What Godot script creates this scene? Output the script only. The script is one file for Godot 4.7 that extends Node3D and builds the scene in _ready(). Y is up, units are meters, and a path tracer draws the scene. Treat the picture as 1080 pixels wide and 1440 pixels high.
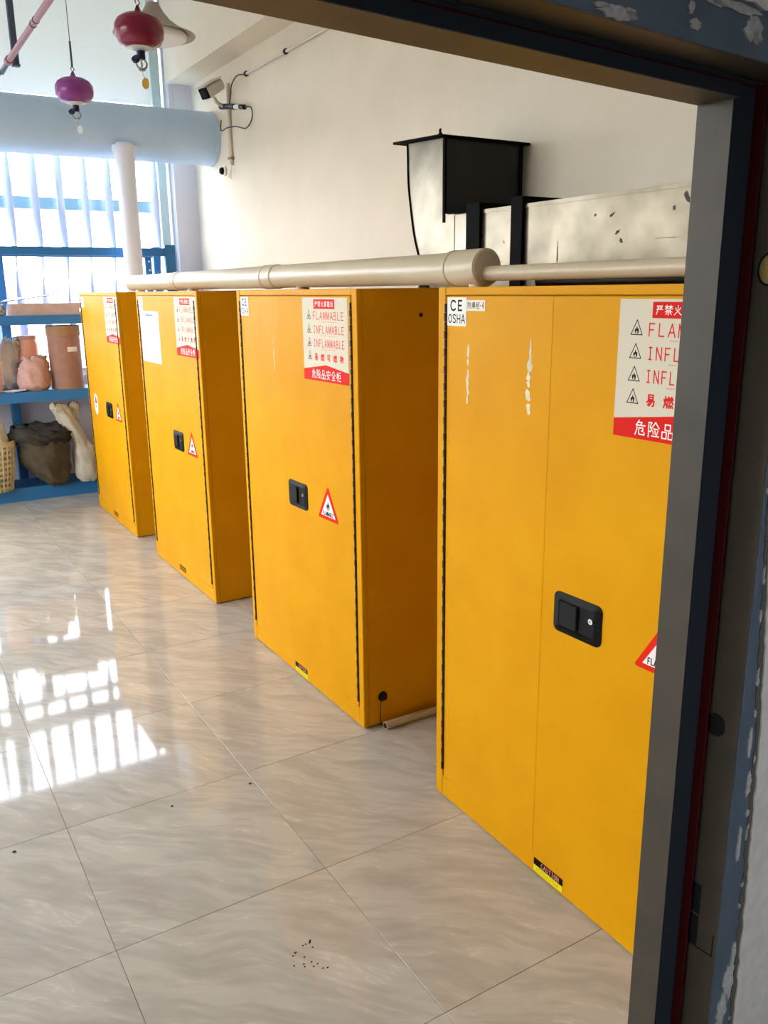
extends Node3D
# A storeroom with four yellow safety cabinets, seen through a steel door frame. Metres, y up. The cabinet fronts stand on the plane x = 0.

const WALL_X := 1.32
const FAR_Z := -7.75
const LEFT_X := -4.6
const CEIL := 4.3
const CAB_W := 1.08
const CAB_H := 1.65
const CAB_D := 0.62

var M := {}
var used := {}
var box_cache := {}
var rng := RandomNumberGenerator.new()

# ------------------------------------------------------------------ naming
func numbered(called: String) -> String:
	if not used.has(called):
		used[called] = 0
		return called
	used[called] += 1
	return "%s_%03d" % [called, used[called]]

func thing(called: String, label: String, category: String, at := Vector3.ZERO, group := "") -> Node3D:
	var o := Node3D.new()
	o.name = numbered(called)
	add_child(o)
	o.position = at
	return tag(o, label, category, group)

func tag(o: Node3D, label: String, category: String, group := "") -> Node3D:
	o.set_meta("label", label)
	o.set_meta("category", category)
	if group != "":
		o.set_meta("group", group)
	return o

func part(called: String, mesh: Mesh, mat: Material, parent: Node3D, at := Vector3.ZERO, turn := Vector3.ZERO) -> MeshInstance3D:
	var o := MeshInstance3D.new()
	o.mesh = mesh
	o.material_override = mat
	o.name = numbered(called) if parent == self else called
	parent.add_child(o, true)
	o.position = at
	o.rotation = turn
	return o

func struct(called: String, mesh: Mesh, mat: Material, at := Vector3.ZERO) -> MeshInstance3D:
	var o := part(called, mesh, mat, self, at)
	o.set_meta("kind", "structure")
	return o

func struct_root(called: String, at := Vector3.ZERO, yaw := 0.0) -> Node3D:
	var o := Node3D.new()
	o.name = numbered(called)
	add_child(o)
	o.position = at
	o.rotation.y = yaw
	o.set_meta("kind", "structure")
	return o

# ------------------------------------------------------------------ meshes
class Soup:
	var v := PackedVector3Array()
	var uv := PackedVector2Array()
	var g := PackedInt32Array()
	func tri(a: Vector3, b: Vector3, c: Vector3, group := 1, ua := Vector2.ZERO, ub := Vector2.ZERO, uc := Vector2.ZERO) -> void:
		v.append(a); v.append(b); v.append(c)
		uv.append(ua); uv.append(ub); uv.append(uc)
		g.append(group)
	func quad(a: Vector3, b: Vector3, c: Vector3, d: Vector3, group := 1, ua := Vector2.ZERO, ub := Vector2.ZERO, uc := Vector2.ZERO, ud := Vector2.ZERO) -> void:
		tri(a, b, c, group, ua, ub, uc)
		tri(a, c, d, group, ua, uc, ud)
	func add(o: Soup, t: Transform3D) -> void:
		for p in o.v:
			v.append(t * p)
		uv.append_array(o.uv)
		g.append_array(o.g)
	# closed shapes: turned outside out, by their signed volume
	func outward() -> Soup:
		var vol := 0.0
		for i in range(0, v.size(), 3):
			vol += v[i].dot(v[i + 1].cross(v[i + 2]))
		if vol > 0.0:
			for i in range(0, v.size(), 3):
				var p := v[i + 1]; v[i + 1] = v[i + 2]; v[i + 2] = p
				var q := uv[i + 1]; uv[i + 1] = uv[i + 2]; uv[i + 2] = q
		return self
	func mesh() -> ArrayMesh:
		var st := SurfaceTool.new()
		st.begin(Mesh.PRIMITIVE_TRIANGLES)
		for i in range(0, v.size(), 3):
			if (v[i + 1] - v[i]).cross(v[i + 2] - v[i]).length_squared() < 1e-18:
				continue
			var grp := g[i / 3]
			for k in 3:
				st.set_smooth_group(grp if grp >= 0 else -1)
				st.set_uv(uv[i + k])
				st.add_vertex(v[i + k])
		st.generate_normals()
		return st.commit()

const FLAT := -1

func s_box(size: Vector3, bevel := 0.0, centre := Vector3.ZERO) -> Soup:
	var s := Soup.new()
	var h := size * 0.5
	var b := minf(bevel, minf(h.x, minf(h.y, h.z)) * 0.9)
	var P := func(sx: int, sy: int, sz: int, axis: int) -> Vector3:
		var p := Vector3(sx * h.x, sy * h.y, sz * h.z)
		for a in 3:
			if a != axis:
				p[a] -= signf(p[a]) * b
		return p + centre
	for axis in 3:
		var a1 := (axis + 1) % 3
		var a2 := (axis + 2) % 3
		for sg in [-1, 1]:
			var q := []
			for c in [[-1, -1], [1, -1], [1, 1], [-1, 1]]:
				var t := [0, 0, 0]
				t[axis] = sg; t[a1] = c[0]; t[a2] = c[1]
				q.append(P.call(t[0], t[1], t[2], axis))
			if sg < 0:
				q.reverse()
			s.quad(q[0], q[1], q[2], q[3], FLAT, Vector2(0, 0), Vector2(1, 0), Vector2(1, 1), Vector2(0, 1))
	if b > 0.0:
		for axis in 3:   # edges along axis
			var a1 := (axis + 1) % 3
			var a2 := (axis + 2) % 3
			for s1 in [-1, 1]:
				for s2 in [-1, 1]:
					var q := []
					for e in [[-1, a1], [1, a1], [1, a2], [-1, a2]]:
						var t := [0, 0, 0]
						t[axis] = e[0]; t[a1] = s1; t[a2] = s2
						q.append(P.call(t[0], t[1], t[2], e[1]))
					if s1 * s2 > 0:
						q.reverse()
					s.quad(q[0], q[1], q[2], q[3], FLAT)
		for sx in [-1, 1]:
			for sy in [-1, 1]:
				for sz in [-1, 1]:
					var q := [P.call(sx, sy, sz, 0), P.call(sx, sy, sz, 1), P.call(sx, sy, sz, 2)]
					if sx * sy * sz < 0:
						q.reverse()
					s.tri(q[0], q[1], q[2], FLAT)
	return s.outward()

func box(size: Vector3, bevel := 0.0) -> ArrayMesh:
	var key := "%s|%f" % [size, bevel]
	if not box_cache.has(key):
		box_cache[key] = s_box(size, bevel).mesh()
	return box_cache[key]

# rings of equal length; caps are flat fans
func s_rings(rings: Array, cap_a := true, cap_b := true) -> Soup:
	var s := Soup.new()
	var n: int = rings[0].size()
	for i in rings.size() - 1:
		var a: PackedVector3Array = rings[i]
		var b: PackedVector3Array = rings[i + 1]
		for k in n:
			var k2 := (k + 1) % n
			var u0 := float(k) / n
			var u1 := float(k + 1) / n
			var w0 := float(i) / (rings.size() - 1)
			var w1 := float(i + 1) / (rings.size() - 1)
			s.quad(a[k], a[k2], b[k2], b[k], 1, Vector2(u0, w0), Vector2(u1, w0), Vector2(u1, w1), Vector2(u0, w1))
	for e in [[0, cap_a, 2], [rings.size() - 1, cap_b, 3]]:
		if e[1]:
			var r: PackedVector3Array = rings[e[0]]
			var c := Vector3.ZERO
			for p in r:
				c += p / n
			for k in n:
				if e[0] == 0:
					s.tri(r[(k + 1) % n], r[k], c, e[2])
				else:
					s.tri(r[k], r[(k + 1) % n], c, e[2])
	return s.outward()

func ring(c: Vector3, ax: Vector3, ay: Vector3, n: int) -> PackedVector3Array:
	var r := PackedVector3Array()
	for k in n:
		var t := TAU * k / n
		r.append(c + ax * cos(t) + ay * sin(t))
	return r

func s_lathe(profile: Array, n := 24) -> Soup:   # profile: [radius, y] from bottom to top
	var rings := []
	for p in profile:
		rings.append(ring(Vector3(0, p[1], 0), Vector3(maxf(p[0], 1e-4), 0, 0), Vector3(0, 0, maxf(p[0], 1e-4)), n))
	return s_rings(rings)

func s_lathe_sharp(profile: Array, n := 24) -> Soup:   # every band of the profile keeps its own edge
	var s := Soup.new()
	for i in profile.size() - 1:
		for k in n:
			var t0 := TAU * k / n
			var t1 := TAU * (k + 1) / n
			var r0: float = maxf(profile[i][0], 1e-5)
			var r1: float = maxf(profile[i + 1][0], 1e-5)
			var y0: float = profile[i][1]
			var y1: float = profile[i + 1][1]
			s.quad(Vector3(r0 * cos(t0), y0, r0 * sin(t0)), Vector3(r0 * cos(t1), y0, r0 * sin(t1)), Vector3(r1 * cos(t1), y1, r1 * sin(t1)), Vector3(r1 * cos(t0), y1, r1 * sin(t0)), 1 + i, Vector2(float(k) / n, 0), Vector2(float(k + 1) / n, 0), Vector2(float(k + 1) / n, 1), Vector2(float(k) / n, 1))
	return s.outward()

func s_tube(pts: Array, r: float, n := 12, squash := 1.0) -> Soup:
	var rings := []
	var up := Vector3.UP
	for i in pts.size():
		var d: Vector3 = (pts[mini(i + 1, pts.size() - 1)] - pts[maxi(i - 1, 0)]).normalized()
		if absf(d.dot(up)) > 0.95:
			up = Vector3.RIGHT if absf(d.x) < 0.8 else Vector3.BACK
		var a := up.cross(d).normalized()
		var b := d.cross(a).normalized()
		up = b
		rings.append(ring(pts[i], a * r, b * r * squash, n))
	return s_rings(rings)

func tube(pts: Array, r: float, n := 12, squash := 1.0) -> ArrayMesh:
	return s_tube(pts, r, n, squash).mesh()

func curve(pts: Array, steps := 6) -> Array:   # Catmull-Rom through the points
	var out := []
	for i in pts.size() - 1:
		var p0: Vector3 = pts[maxi(i - 1, 0)]
		var p1: Vector3 = pts[i]
		var p2: Vector3 = pts[i + 1]
		var p3: Vector3 = pts[mini(i + 2, pts.size() - 1)]
		for k in steps:
			out.append(p1.cubic_interpolate(p2, p0, p3, float(k) / steps))
	out.append(pts[-1])
	return out

# a polygon given in the plane (u, v), made solid: origin + u * au + v * av, thick along nrm
func s_poly(poly: PackedVector2Array, o: Vector3, au: Vector3, av: Vector3, nrm: Vector3, thick: float, uv_from := Vector2.ZERO, uv_size := Vector2.ONE) -> Soup:
	var s := Soup.new()
	var idx := Geometry2D.triangulate_polygon(poly)
	var P := func(q: Vector2, t: float) -> Vector3: return o + au * q.x + av * q.y + nrm * t
	var U := func(q: Vector2) -> Vector2: return Vector2((q.x - uv_from.x) / uv_size.x, 1.0 - (q.y - uv_from.y) / uv_size.y)
	for i in range(0, idx.size(), 3):
		var a := poly[idx[i]]
		var b := poly[idx[i + 1]]
		var c := poly[idx[i + 2]]
		if (b - a).cross(c - a) < 0.0:
			var t := b; b = c; c = t
		s.tri(P.call(a, thick), P.call(b, thick), P.call(c, thick), FLAT, U.call(a), U.call(b), U.call(c))
		s.tri(P.call(a, 0.0), P.call(c, 0.0), P.call(b, 0.0), FLAT, U.call(a), U.call(c), U.call(b))
	var area := 0.0
	for i in poly.size():
		area += poly[i].cross(poly[(i + 1) % poly.size()])
	for i in poly.size():
		var a := poly[i]
		var b := poly[(i + 1) % poly.size()]
		if area < 0.0:
			var t := a; a = b; b = t
		s.quad(P.call(a, 0.0), P.call(b, 0.0), P.call(b, thick), P.call(a, thick), FLAT, U.call(a), U.call(b), U.call(b), U.call(a))
	return s.outward()

func rounded(w: float, h: float, r: float, steps := 4) -> PackedVector2Array:
	var out := PackedVector2Array()
	for c in [[w - r, h - r, 0.0], [r, h - r, 0.25], [r, r, 0.5], [w - r, r, 0.75]]:
		for k in steps + 1:
			var t: float = TAU * (c[2] + 0.25 * k / steps)
			out.append(Vector2(c[0] + r * cos(t), c[1] + r * sin(t)))
	return out

# a bag: spine points with half widths, folded and dented by noise
func s_bag(spine: Array, seed_: int, fold := 0.012, n := 28, steps := 5, open_top := true) -> Soup:
	var c := []
	var w := []
	for p in spine:
		c.append(p[0])
		w.append(Vector3(p[1], p[2], 0))
	c = curve(c, steps)
	w = curve(w, steps)
	var noise := FastNoiseLite.new()
	noise.seed = seed_
	noise.frequency = 5.0
	noise.fractal_octaves = 3
	var rings := []
	for i in c.size():
		var r := PackedVector3Array()
		var t := float(i) / (c.size() - 1)
		for k in n:
			var a := TAU * k / n
			var d := Vector3(cos(a) * w[i].x, 0, sin(a) * w[i].y)
			var q := Vector3(cos(a) * 0.25, t * 0.6, sin(a) * 0.25)
			var f := noise.get_noise_3dv(q * Vector3(1.6, 0.9, 1.6)) * fold * 2.0
			f += sin(a * 7.0 + t * 5.0 + seed_) * fold * 0.35 * (0.3 + t)
			f += absf(noise.get_noise_3dv(q * 2.3 + Vector3(7, 3, 1))) * -fold * 1.6
			d += Vector3(cos(a), 0, sin(a)) * f
			var p: Vector3 = c[i] + d
			p.y += noise.get_noise_3dv(q * 1.4 + Vector3(0, 9, 0)) * fold * (1.0 + 2.5 * t)
			r.append(p)
		rings.append(r)
	if open_top:   # the mouth is folded inwards
		var last: PackedVector3Array = rings[-1]
		var cc := Vector3.ZERO
		for p in last:
			cc += p / n
		var inner := PackedVector3Array()
		for p in last:
			inner.append(cc + (p - cc) * 0.8 + Vector3(0, -0.05, 0))
		rings.append(inner)
	return s_rings(rings)

# ------------------------------------------------------------------ print
const GLYPH := {
	"严": "18,12 82,12;40,12 40,42;60,12 60,42;24,22 32,38;76,20 67,38;14,44 88,44;24,44 24,66 12,92",
	"禁": "8,16 46,16;27,4 27,48;26,18 8,40;28,18 44,34;52,16 94,16;73,4 73,48;72,18 54,40;74,18 94,38;26,54 74,54;10,66 90,66;50,66 50,94 42,90;32,74 18,90;68,74 84,90",
	"火": "22,28 32,48;78,26 66,46;50,6 50,40 42,66 10,94;50,46 64,74 92,94",
	"源": "12,12 22,22;6,36 16,46;8,90 24,60;32,12 94,12;36,12 36,50 24,94;62,14 56,26;46,26 82,26 82,58 46,58 46,26;46,42 82,42;64,58 64,92 54,88;50,66 38,84;76,66 90,82",
	"靠": "30,4 22,18;24,14 80,14;50,4 50,26;10,26 90,26;26,34 74,34 74,50 26,50 26,34;40,54 40,96;60,54 60,96;14,60 40,60;14,74 40,74;10,90 40,86;60,60 88,60;60,74 88,74;60,88 92,88",
	"近": "14,10 24,20;8,38 24,38 24,68 8,84;20,72 40,88 94,90;80,8 46,18 46,50 34,74;46,40 92,40;72,40 72,80",
	"易": "26,8 74,8 74,44 26,44 26,8;26,26 74,26;34,44 12,68;26,56 86,56 80,90 68,94;46,58 22,88;66,58 36,94",
	"燃": "8,30 12,46;34,26 28,42;22,8 22,48 6,92;22,56 36,78;52,8 40,38;50,18 66,18 58,40 40,60;50,28 58,34;66,28 96,28;80,8 80,34 64,62;80,32 96,60;84,12 92,20;42,74 38,92;56,74 58,90;70,74 74,90;86,72 94,90",
	"可": "8,14 92,14;76,14 76,90 60,84;22,36 54,36 54,68 22,68 22,36",
	"物": "18,14 10,38;14,30 44,30;28,6 28,94;6,66 46,54;58,6 46,36;54,24 92,24 86,88 74,90;68,26 46,66;82,26 54,84",
	"危": "40,4 18,34;36,16 64,16 52,34;16,34 90,34;24,34 24,60 10,94;40,50 74,50 74,70 64,68;40,50 40,84 48,90 86,90 86,76",
	"险": "10,8 10,96;10,8 34,8 22,34 34,52 22,64 14,60;64,4 36,40;64,4 94,38;50,44 80,44;44,56 50,74;62,54 66,74;86,52 74,86;38,88 94,88",
	"品": "30,8 70,8 70,42 30,42 30,8;8,54 42,54 42,92 8,92 8,54;58,54 92,54 92,92 58,92 58,54",
	"安": "50,2 50,12;10,34 10,16 90,16 88,32;46,22 26,60 74,90;70,40 56,72 14,94;8,46 92,46",
	"全": "50,4 8,44;50,4 92,44;24,48 76,48;24,68 76,68;50,48 50,92;10,92 90,92",
	"柜": "6,28 44,28;25,6 25,94;24,32 6,66;26,36 42,54;54,10 54,92;54,10 94,10;54,92 96,92;54,34 88,34 88,64 54,64",
	"防": "10,8 10,96;10,8 34,8 22,34 34,52 22,64 14,60;66,4 72,14;38,24 96,24;60,24 56,60 34,94;58,46 86,46 80,88 66,88",
	"爆": "8,30 12,46;30,26 25,42;20,8 20,48 5,92;20,56 32,76;46,6 84,6 84,28 46,28 46,6;46,17 84,17;42,38 90,38;56,30 56,52;74,30 74,52;36,52 96,52;52,56 38,68;78,56 94,68;65,54 65,94 56,90;46,76 58,68;84,74 74,68",
	"F": "10,0 10,100;10,2 80,2;10,50 68,50", "L": "12,0 12,98 80,98", "A": "4,100 50,0 96,100;20,66 80,66", "M": "6,100 10,0 50,90 90,0 94,100", "N": "10,100 10,0 88,100 88,0",
	"B": "10,0 10,100;10,2 55,2 78,14 78,36 55,48 10,48;55,48 84,62 84,86 58,98 10,98", "E": "82,2 10,2 10,98 84,98;10,50 72,50", "I": "28,2 72,2;50,2 50,98;28,98 72,98",
	"C": "90,16 70,3 42,2 18,18 8,50 18,82 42,98 70,97 90,84", "O": "50,2 80,14 94,50 80,86 50,98 20,86 6,50 20,14 50,2", "S": "86,14 60,2 30,4 14,22 26,42 70,56 86,76 72,94 42,98 12,86",
	"H": "10,0 10,100;88,0 88,100;10,50 88,50", "U": "10,0 10,70 26,94 50,99 74,94 90,70 90,0", "T": "4,2 96,2;50,2 50,100", "4": "70,100 70,0 8,68 94,68", "-": "20,52 80,52",
}

func blot(im: Image, x: int, y: int, c: Color, a: float) -> void:
	if a > 0.0 and x >= 0 and y >= 0 and x < im.get_width() and y < im.get_height():
		im.set_pixel(x, y, im.get_pixel(x, y).lerp(c, minf(a, 1.0)))

func stroke(im: Image, a: Vector2, b: Vector2, w: float, c: Color) -> void:
	var r := w * 0.5 + 1.0
	for y in range(floori(minf(a.y, b.y) - r), ceili(maxf(a.y, b.y) + r) + 1):
		for x in range(floori(minf(a.x, b.x) - r), ceili(maxf(a.x, b.x) + r) + 1):
			var p := Vector2(x + 0.5, y + 0.5)
			var d := p.distance_to(Geometry2D.get_closest_point_to_segment(p, a, b))
			blot(im, x, y, c, w * 0.5 - d + 0.5)

func glyph(im: Image, ch: String, at: Vector2, size: Vector2, w: float, c: Color) -> void:
	if not GLYPH.has(ch):
		return
	for line in GLYPH[ch].split(";"):
		var last := Vector2.INF
		for pair in line.split(" ", false):
			var q: PackedStringArray = pair.split(",")
			var p := at + Vector2(float(q[0]), float(q[1])) * size / 100.0
			if last != Vector2.INF:
				stroke(im, last, p, w, c)
			last = p

func write(im: Image, text: String, at: Vector2, size: Vector2, step: float, w: float, c: Color) -> void:
	for i in text.length():
		glyph(im, text[i], at + Vector2(step * i, 0), size, w, c)

func fill(im: Image, poly: PackedVector2Array, c: Color) -> void:
	var lo := poly[0]
	var hi := poly[0]
	for p in poly:
		lo = lo.min(p); hi = hi.max(p)
	for y in range(floori(lo.y), ceili(hi.y) + 1):
		for x in range(floori(lo.x), ceili(hi.x) + 1):
			var a := 0.0
			for k in 4:
				if Geometry2D.is_point_in_polygon(Vector2(x + 0.25 + 0.5 * (k % 2), y + 0.25 + 0.5 * (k / 2)), poly):
					a += 0.25
			blot(im, x, y, c, a)

func flame(im: Image, c: Vector2, s: float, col: Color, inner: Color) -> void:
	var p := PackedVector2Array()
	for q in [[0.02, -1.0], [0.16, -0.55], [0.34, -0.2], [0.46, -0.42], [0.62, 0.1], [0.58, 0.55], [0.34, 0.9], [-0.3, 0.9], [-0.56, 0.5], [-0.6, 0.05], [-0.42, -0.38], [-0.3, -0.05], [-0.14, -0.45]]:
		p.append(c + Vector2(q[0], q[1]) * s)
	fill(im, p, col)
	var p2 := PackedVector2Array()
	for q in [[0.02, 0.1], [0.2, 0.5], [0.16, 0.86], [-0.16, 0.86], [-0.22, 0.5]]:
		p2.append(c + Vector2(q[0], q[1]) * s)
	fill(im, p2, inner)

func print_mat(im: Image, rough := 0.6) -> StandardMaterial3D:
	var m := StandardMaterial3D.new()
	m.albedo_texture = ImageTexture.create_from_image(im)
	m.roughness = rough
	m.metallic_specular = 0.22
	m.texture_repeat = false
	return m

func blank(w: int, h: int, c: Color) -> Image:
	var im := Image.create(w, h, false, Image.FORMAT_RGB8)
	im.fill(c)
	return im

func make_prints() -> void:
	var paper := Color(0.86, 0.82, 0.73)
	var red := Color(0.86, 0.13, 0.08)
	var ink := Color(0.09, 0.08, 0.07)
	# the big sign, 0.335 x 0.302 m
	var im := blank(560, 504, paper)
	fill(im, PackedVector2Array([Vector2(150, 10), Vector2(408, 10), Vector2(408, 66), Vector2(150, 66)]), red)
	write(im, "严禁火源靠近", Vector2(162, 20), Vector2(36, 36), 39, 3.6, Color(1, 0.93, 0.9))
	var rows := [["FLAMMABLE", 85], ["INFLAMABLE", 168], ["INFLAMMABLE", 250]]
	for r in rows:
		var n: int = r[0].length()
		var step := (524.0 - 138.0) / n
		write(im, r[0], Vector2(138, r[1]), Vector2(step * 0.72, 44), step, 4.6, red)
		for k in 22:   # the small line of print below, too fine to read
			var x := 226.0 + k * 9.0
			if (k * 7) % 5 != 0:
				stroke(im, Vector2(x, r[1] + 58), Vector2(x + 5, r[1] + 58), 3.0, red.lerp(paper, 0.55))
	write(im, "易燃可燃物", Vector2(146, 334), Vector2(44, 46), 78, 6.0, red)
	for y in [104, 188, 270, 352]:
		var t := [Vector2(84, y - 30), Vector2(58, y + 22), Vector2(110, y + 22)]
		for k in 3:
			stroke(im, t[k], t[(k + 1) % 3], 3.0, ink)
		flame(im, Vector2(84, y + 5), 15.0, ink, paper)
	fill(im, PackedVector2Array([Vector2(0, 438), Vector2(290, 402), Vector2(560, 434), Vector2(560, 504), Vector2(0, 504)]), red)
	write(im, "危险品安全柜", Vector2(100, 432), Vector2(56, 60), 62, 5.0, Color(1, 0.95, 0.92))
	M.sign = print_mat(im)
	# flammable triangle, 0.155 x 0.13
	im = blank(200, 168, Color(0.88, 0.16, 0.07))
	fill(im, PackedVector2Array([Vector2(100, 34), Vector2(172, 150), Vector2(28, 150)]), Color(0.95, 0.93, 0.92))
	flame(im, Vector2(100, 94), 25.0, ink, Color(0.95, 0.93, 0.92))
	write(im, "FLAMMABLE", Vector2(47, 126), Vector2(10, 19), 12, 3.4, ink)
	M.triangle = print_mat(im)
	# CE / OSHA
	im = blank(160, 128, Color(0.94, 0.93, 0.9))
	write(im, "C", Vector2(26, 14), Vector2(48, 44), 0, 8.0, ink)
	write(im, "E", Vector2(90, 14), Vector2(38, 44), 0, 8.0, ink)
	write(im, "OSHA", Vector2(10, 76), Vector2(30, 38), 36, 5.0, ink)
	M.ce = print_mat(im)
	# cabinet number
	im = blank(168, 56, Color(0.93, 0.9, 0.84))
	write(im, "防爆柜", Vector2(8, 10), Vector2(34, 36), 38, 3.6, Color(0.4, 0.38, 0.35))
	write(im, "-4", Vector2(122, 12), Vector2(14, 32), 20, 4.0, Color(0.3, 0.28, 0.26))
	M.id = print_mat(im)
	# caution
	im = blank(240, 96, Color(0.9, 0.86, 0.1))
	fill(im, PackedVector2Array([Vector2(0, 0), Vector2(240, 0), Vector2(240, 50), Vector2(0, 50)]), Color(0.06, 0.04, 0.04))
	write(im, "CAUTION", Vector2(62, 8), Vector2(18, 34), 22, 5.0, Color(0.9, 0.55, 0.55))
	for k in 3:
		for j in 16:
			if (j * 3 + k) % 7 != 0:
				stroke(im, Vector2(24 + j * 12, 62 + k * 11), Vector2(31 + j * 12, 62 + k * 11), 3.0, Color(0.45, 0.42, 0.08))
	M.caution = print_mat(im)
	im = blank(240, 72, Color(0.08, 0.06, 0.04))
	fill(im, PackedVector2Array([Vector2(16, 14), Vector2(224, 14), Vector2(224, 58), Vector2(16, 58)]), Color(0.72, 0.5, 0.12))
	write(im, "CAUTION", Vector2(38, 22), Vector2(18, 28), 24, 5.0, Color(0.12, 0.08, 0.05))
	M.caution_small = print_mat(im)
	# the inspection sheet
	im = blank(384, 288, Color(0.93, 0.93, 0.97))
	for k in 18:
		stroke(im, Vector2(24, 40 + k * 13), Vector2(360, 40 + k * 13), 1.6, Color(0.62, 0.63, 0.78))
	for k in 8:
		stroke(im, Vector2(24 + k * 48, 40), Vector2(24 + k * 48, 261), 1.8, Color(0.6, 0.61, 0.76))
	rng.seed = 5
	for k in 18:
		for j in 7:
			if rng.randf() < 0.75:
				var x := 32.0 + j * 48
				stroke(im, Vector2(x, 47 + k * 13), Vector2(x + rng.randf_range(8, 32), 47 + k * 13), 4.0, Color(0.6, 0.6, 0.76))
	stroke(im, Vector2(120, 22), Vector2(260, 22), 9.0, Color(0.5, 0.5, 0.62))
	M.sheet = print_mat(im, 0.7)
	# small hazard diamond
	im = blank(96, 96, Color(0.9, 0.9, 0.92))
	fill(im, PackedVector2Array([Vector2(48, 6), Vector2(74, 44), Vector2(22, 44)]), Color(0.55, 0.2, 0.2))
	fill(im, PackedVector2Array([Vector2(22, 50), Vector2(46, 50), Vector2(46, 80)]), Color(0.35, 0.4, 0.65))
	M.diamond = print_mat(im)

# ------------------------------------------------------------------ materials
func plain(c: Color, rough := 0.6, metal := 0.0) -> StandardMaterial3D:
	var m := StandardMaterial3D.new()
	m.albedo_color = c
	m.roughness = rough
	m.metallic = metal
	return m

func mottled(a: Color, b: Color, rough: float, freq: float, scale: float, metal := 0.0, seed_ := 1, octaves := 4) -> StandardMaterial3D:
	var n := FastNoiseLite.new()
	n.seed = seed_
	n.frequency = freq
	n.fractal_octaves = octaves
	var t := NoiseTexture2D.new()
	t.width = 512
	t.height = 512
	t.seamless = true
	t.noise = n
	var g := Gradient.new()
	g.set_color(0, a)
	g.set_color(1, b)
	t.color_ramp = g
	var m := StandardMaterial3D.new()
	m.albedo_texture = t
	m.roughness = rough
	m.metallic = metal
	m.uv1_triplanar = true
	m.uv1_world_triplanar = true
	m.uv1_scale = Vector3.ONE * scale
	return m

func marble(seed_: int) -> StandardMaterial3D:
	var n := FastNoiseLite.new()
	n.seed = seed_
	n.frequency = 1.0
	n.fractal_octaves = 5
	n.fractal_gain = 0.55
	var w := FastNoiseLite.new()
	w.seed = seed_ + 50
	w.frequency = 1.0
	w.fractal_octaves = 3
	var size := 384
	var im := Image.create(size, size, false, Image.FORMAT_RGB8)
	var dark := Color(0.62, 0.595, 0.555)
	var mid := Color(0.75, 0.735, 0.69)
	var light := Color(0.88, 0.865, 0.825)
	for y in size:
		for x in size:
			var p := Vector2(x, y) / size
			# streaks along the diagonal: stretched noise, bent by a slower one
			var q := Vector2((p.x + p.y) * 0.7071, (p.y - p.x) * 0.7071)
			var bend := w.get_noise_2d(q.x * 1.6, q.y * 1.6) * 0.05
			var a := n.get_noise_2d(q.x * 2.6, (q.y + bend) * 9.0)
			var b := n.get_noise_2d(q.x * 6.0 + 40.0, (q.y + bend * 1.2) * 34.0 + 9.0)
			var v := n.get_noise_2d(q.x * 1.6 + 80.0, (q.y + bend * 1.6) * 11.0 + 3.0)
			var vein := pow(clampf(1.0 - absf(v - 0.1) * 16.0, 0.0, 1.0), 2.0) * clampf(0.2 + b * 2.2 + a, 0.0, 1.0)
			var c := mid.lerp(dark, clampf(0.3 - a * 1.3 - b * 0.7, 0.0, 1.0) * 0.45)
			c = c.lerp(light, clampf(a * 0.9 + b * 0.6, 0.0, 1.0) * 0.25 + vein * 0.5)
			im.set_pixel(x, y, c)
	var m := StandardMaterial3D.new()
	m.albedo_texture = ImageTexture.create_from_image(im)
	m.roughness = 0.05
	m.metallic_specular = 0.5
	return m

func galvanised() -> StandardMaterial3D:
	var m := mottled(Color(0.4, 0.37, 0.31), Color(0.58, 0.54, 0.47), 0.3, 0.006, 1.0, 0.85, 9)
	var n := FastNoiseLite.new()
	n.seed = 3
	n.frequency = 0.004
	n.fractal_octaves = 1
	var t := NoiseTexture2D.new()
	t.width = 512; t.height = 512
	t.seamless = true
	t.noise = n
	t.as_normal_map = true
	t.bump_strength = 4.0
	m.normal_enabled = true
	m.normal_texture = t
	m.normal_scale = 0.55
	return m

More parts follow.
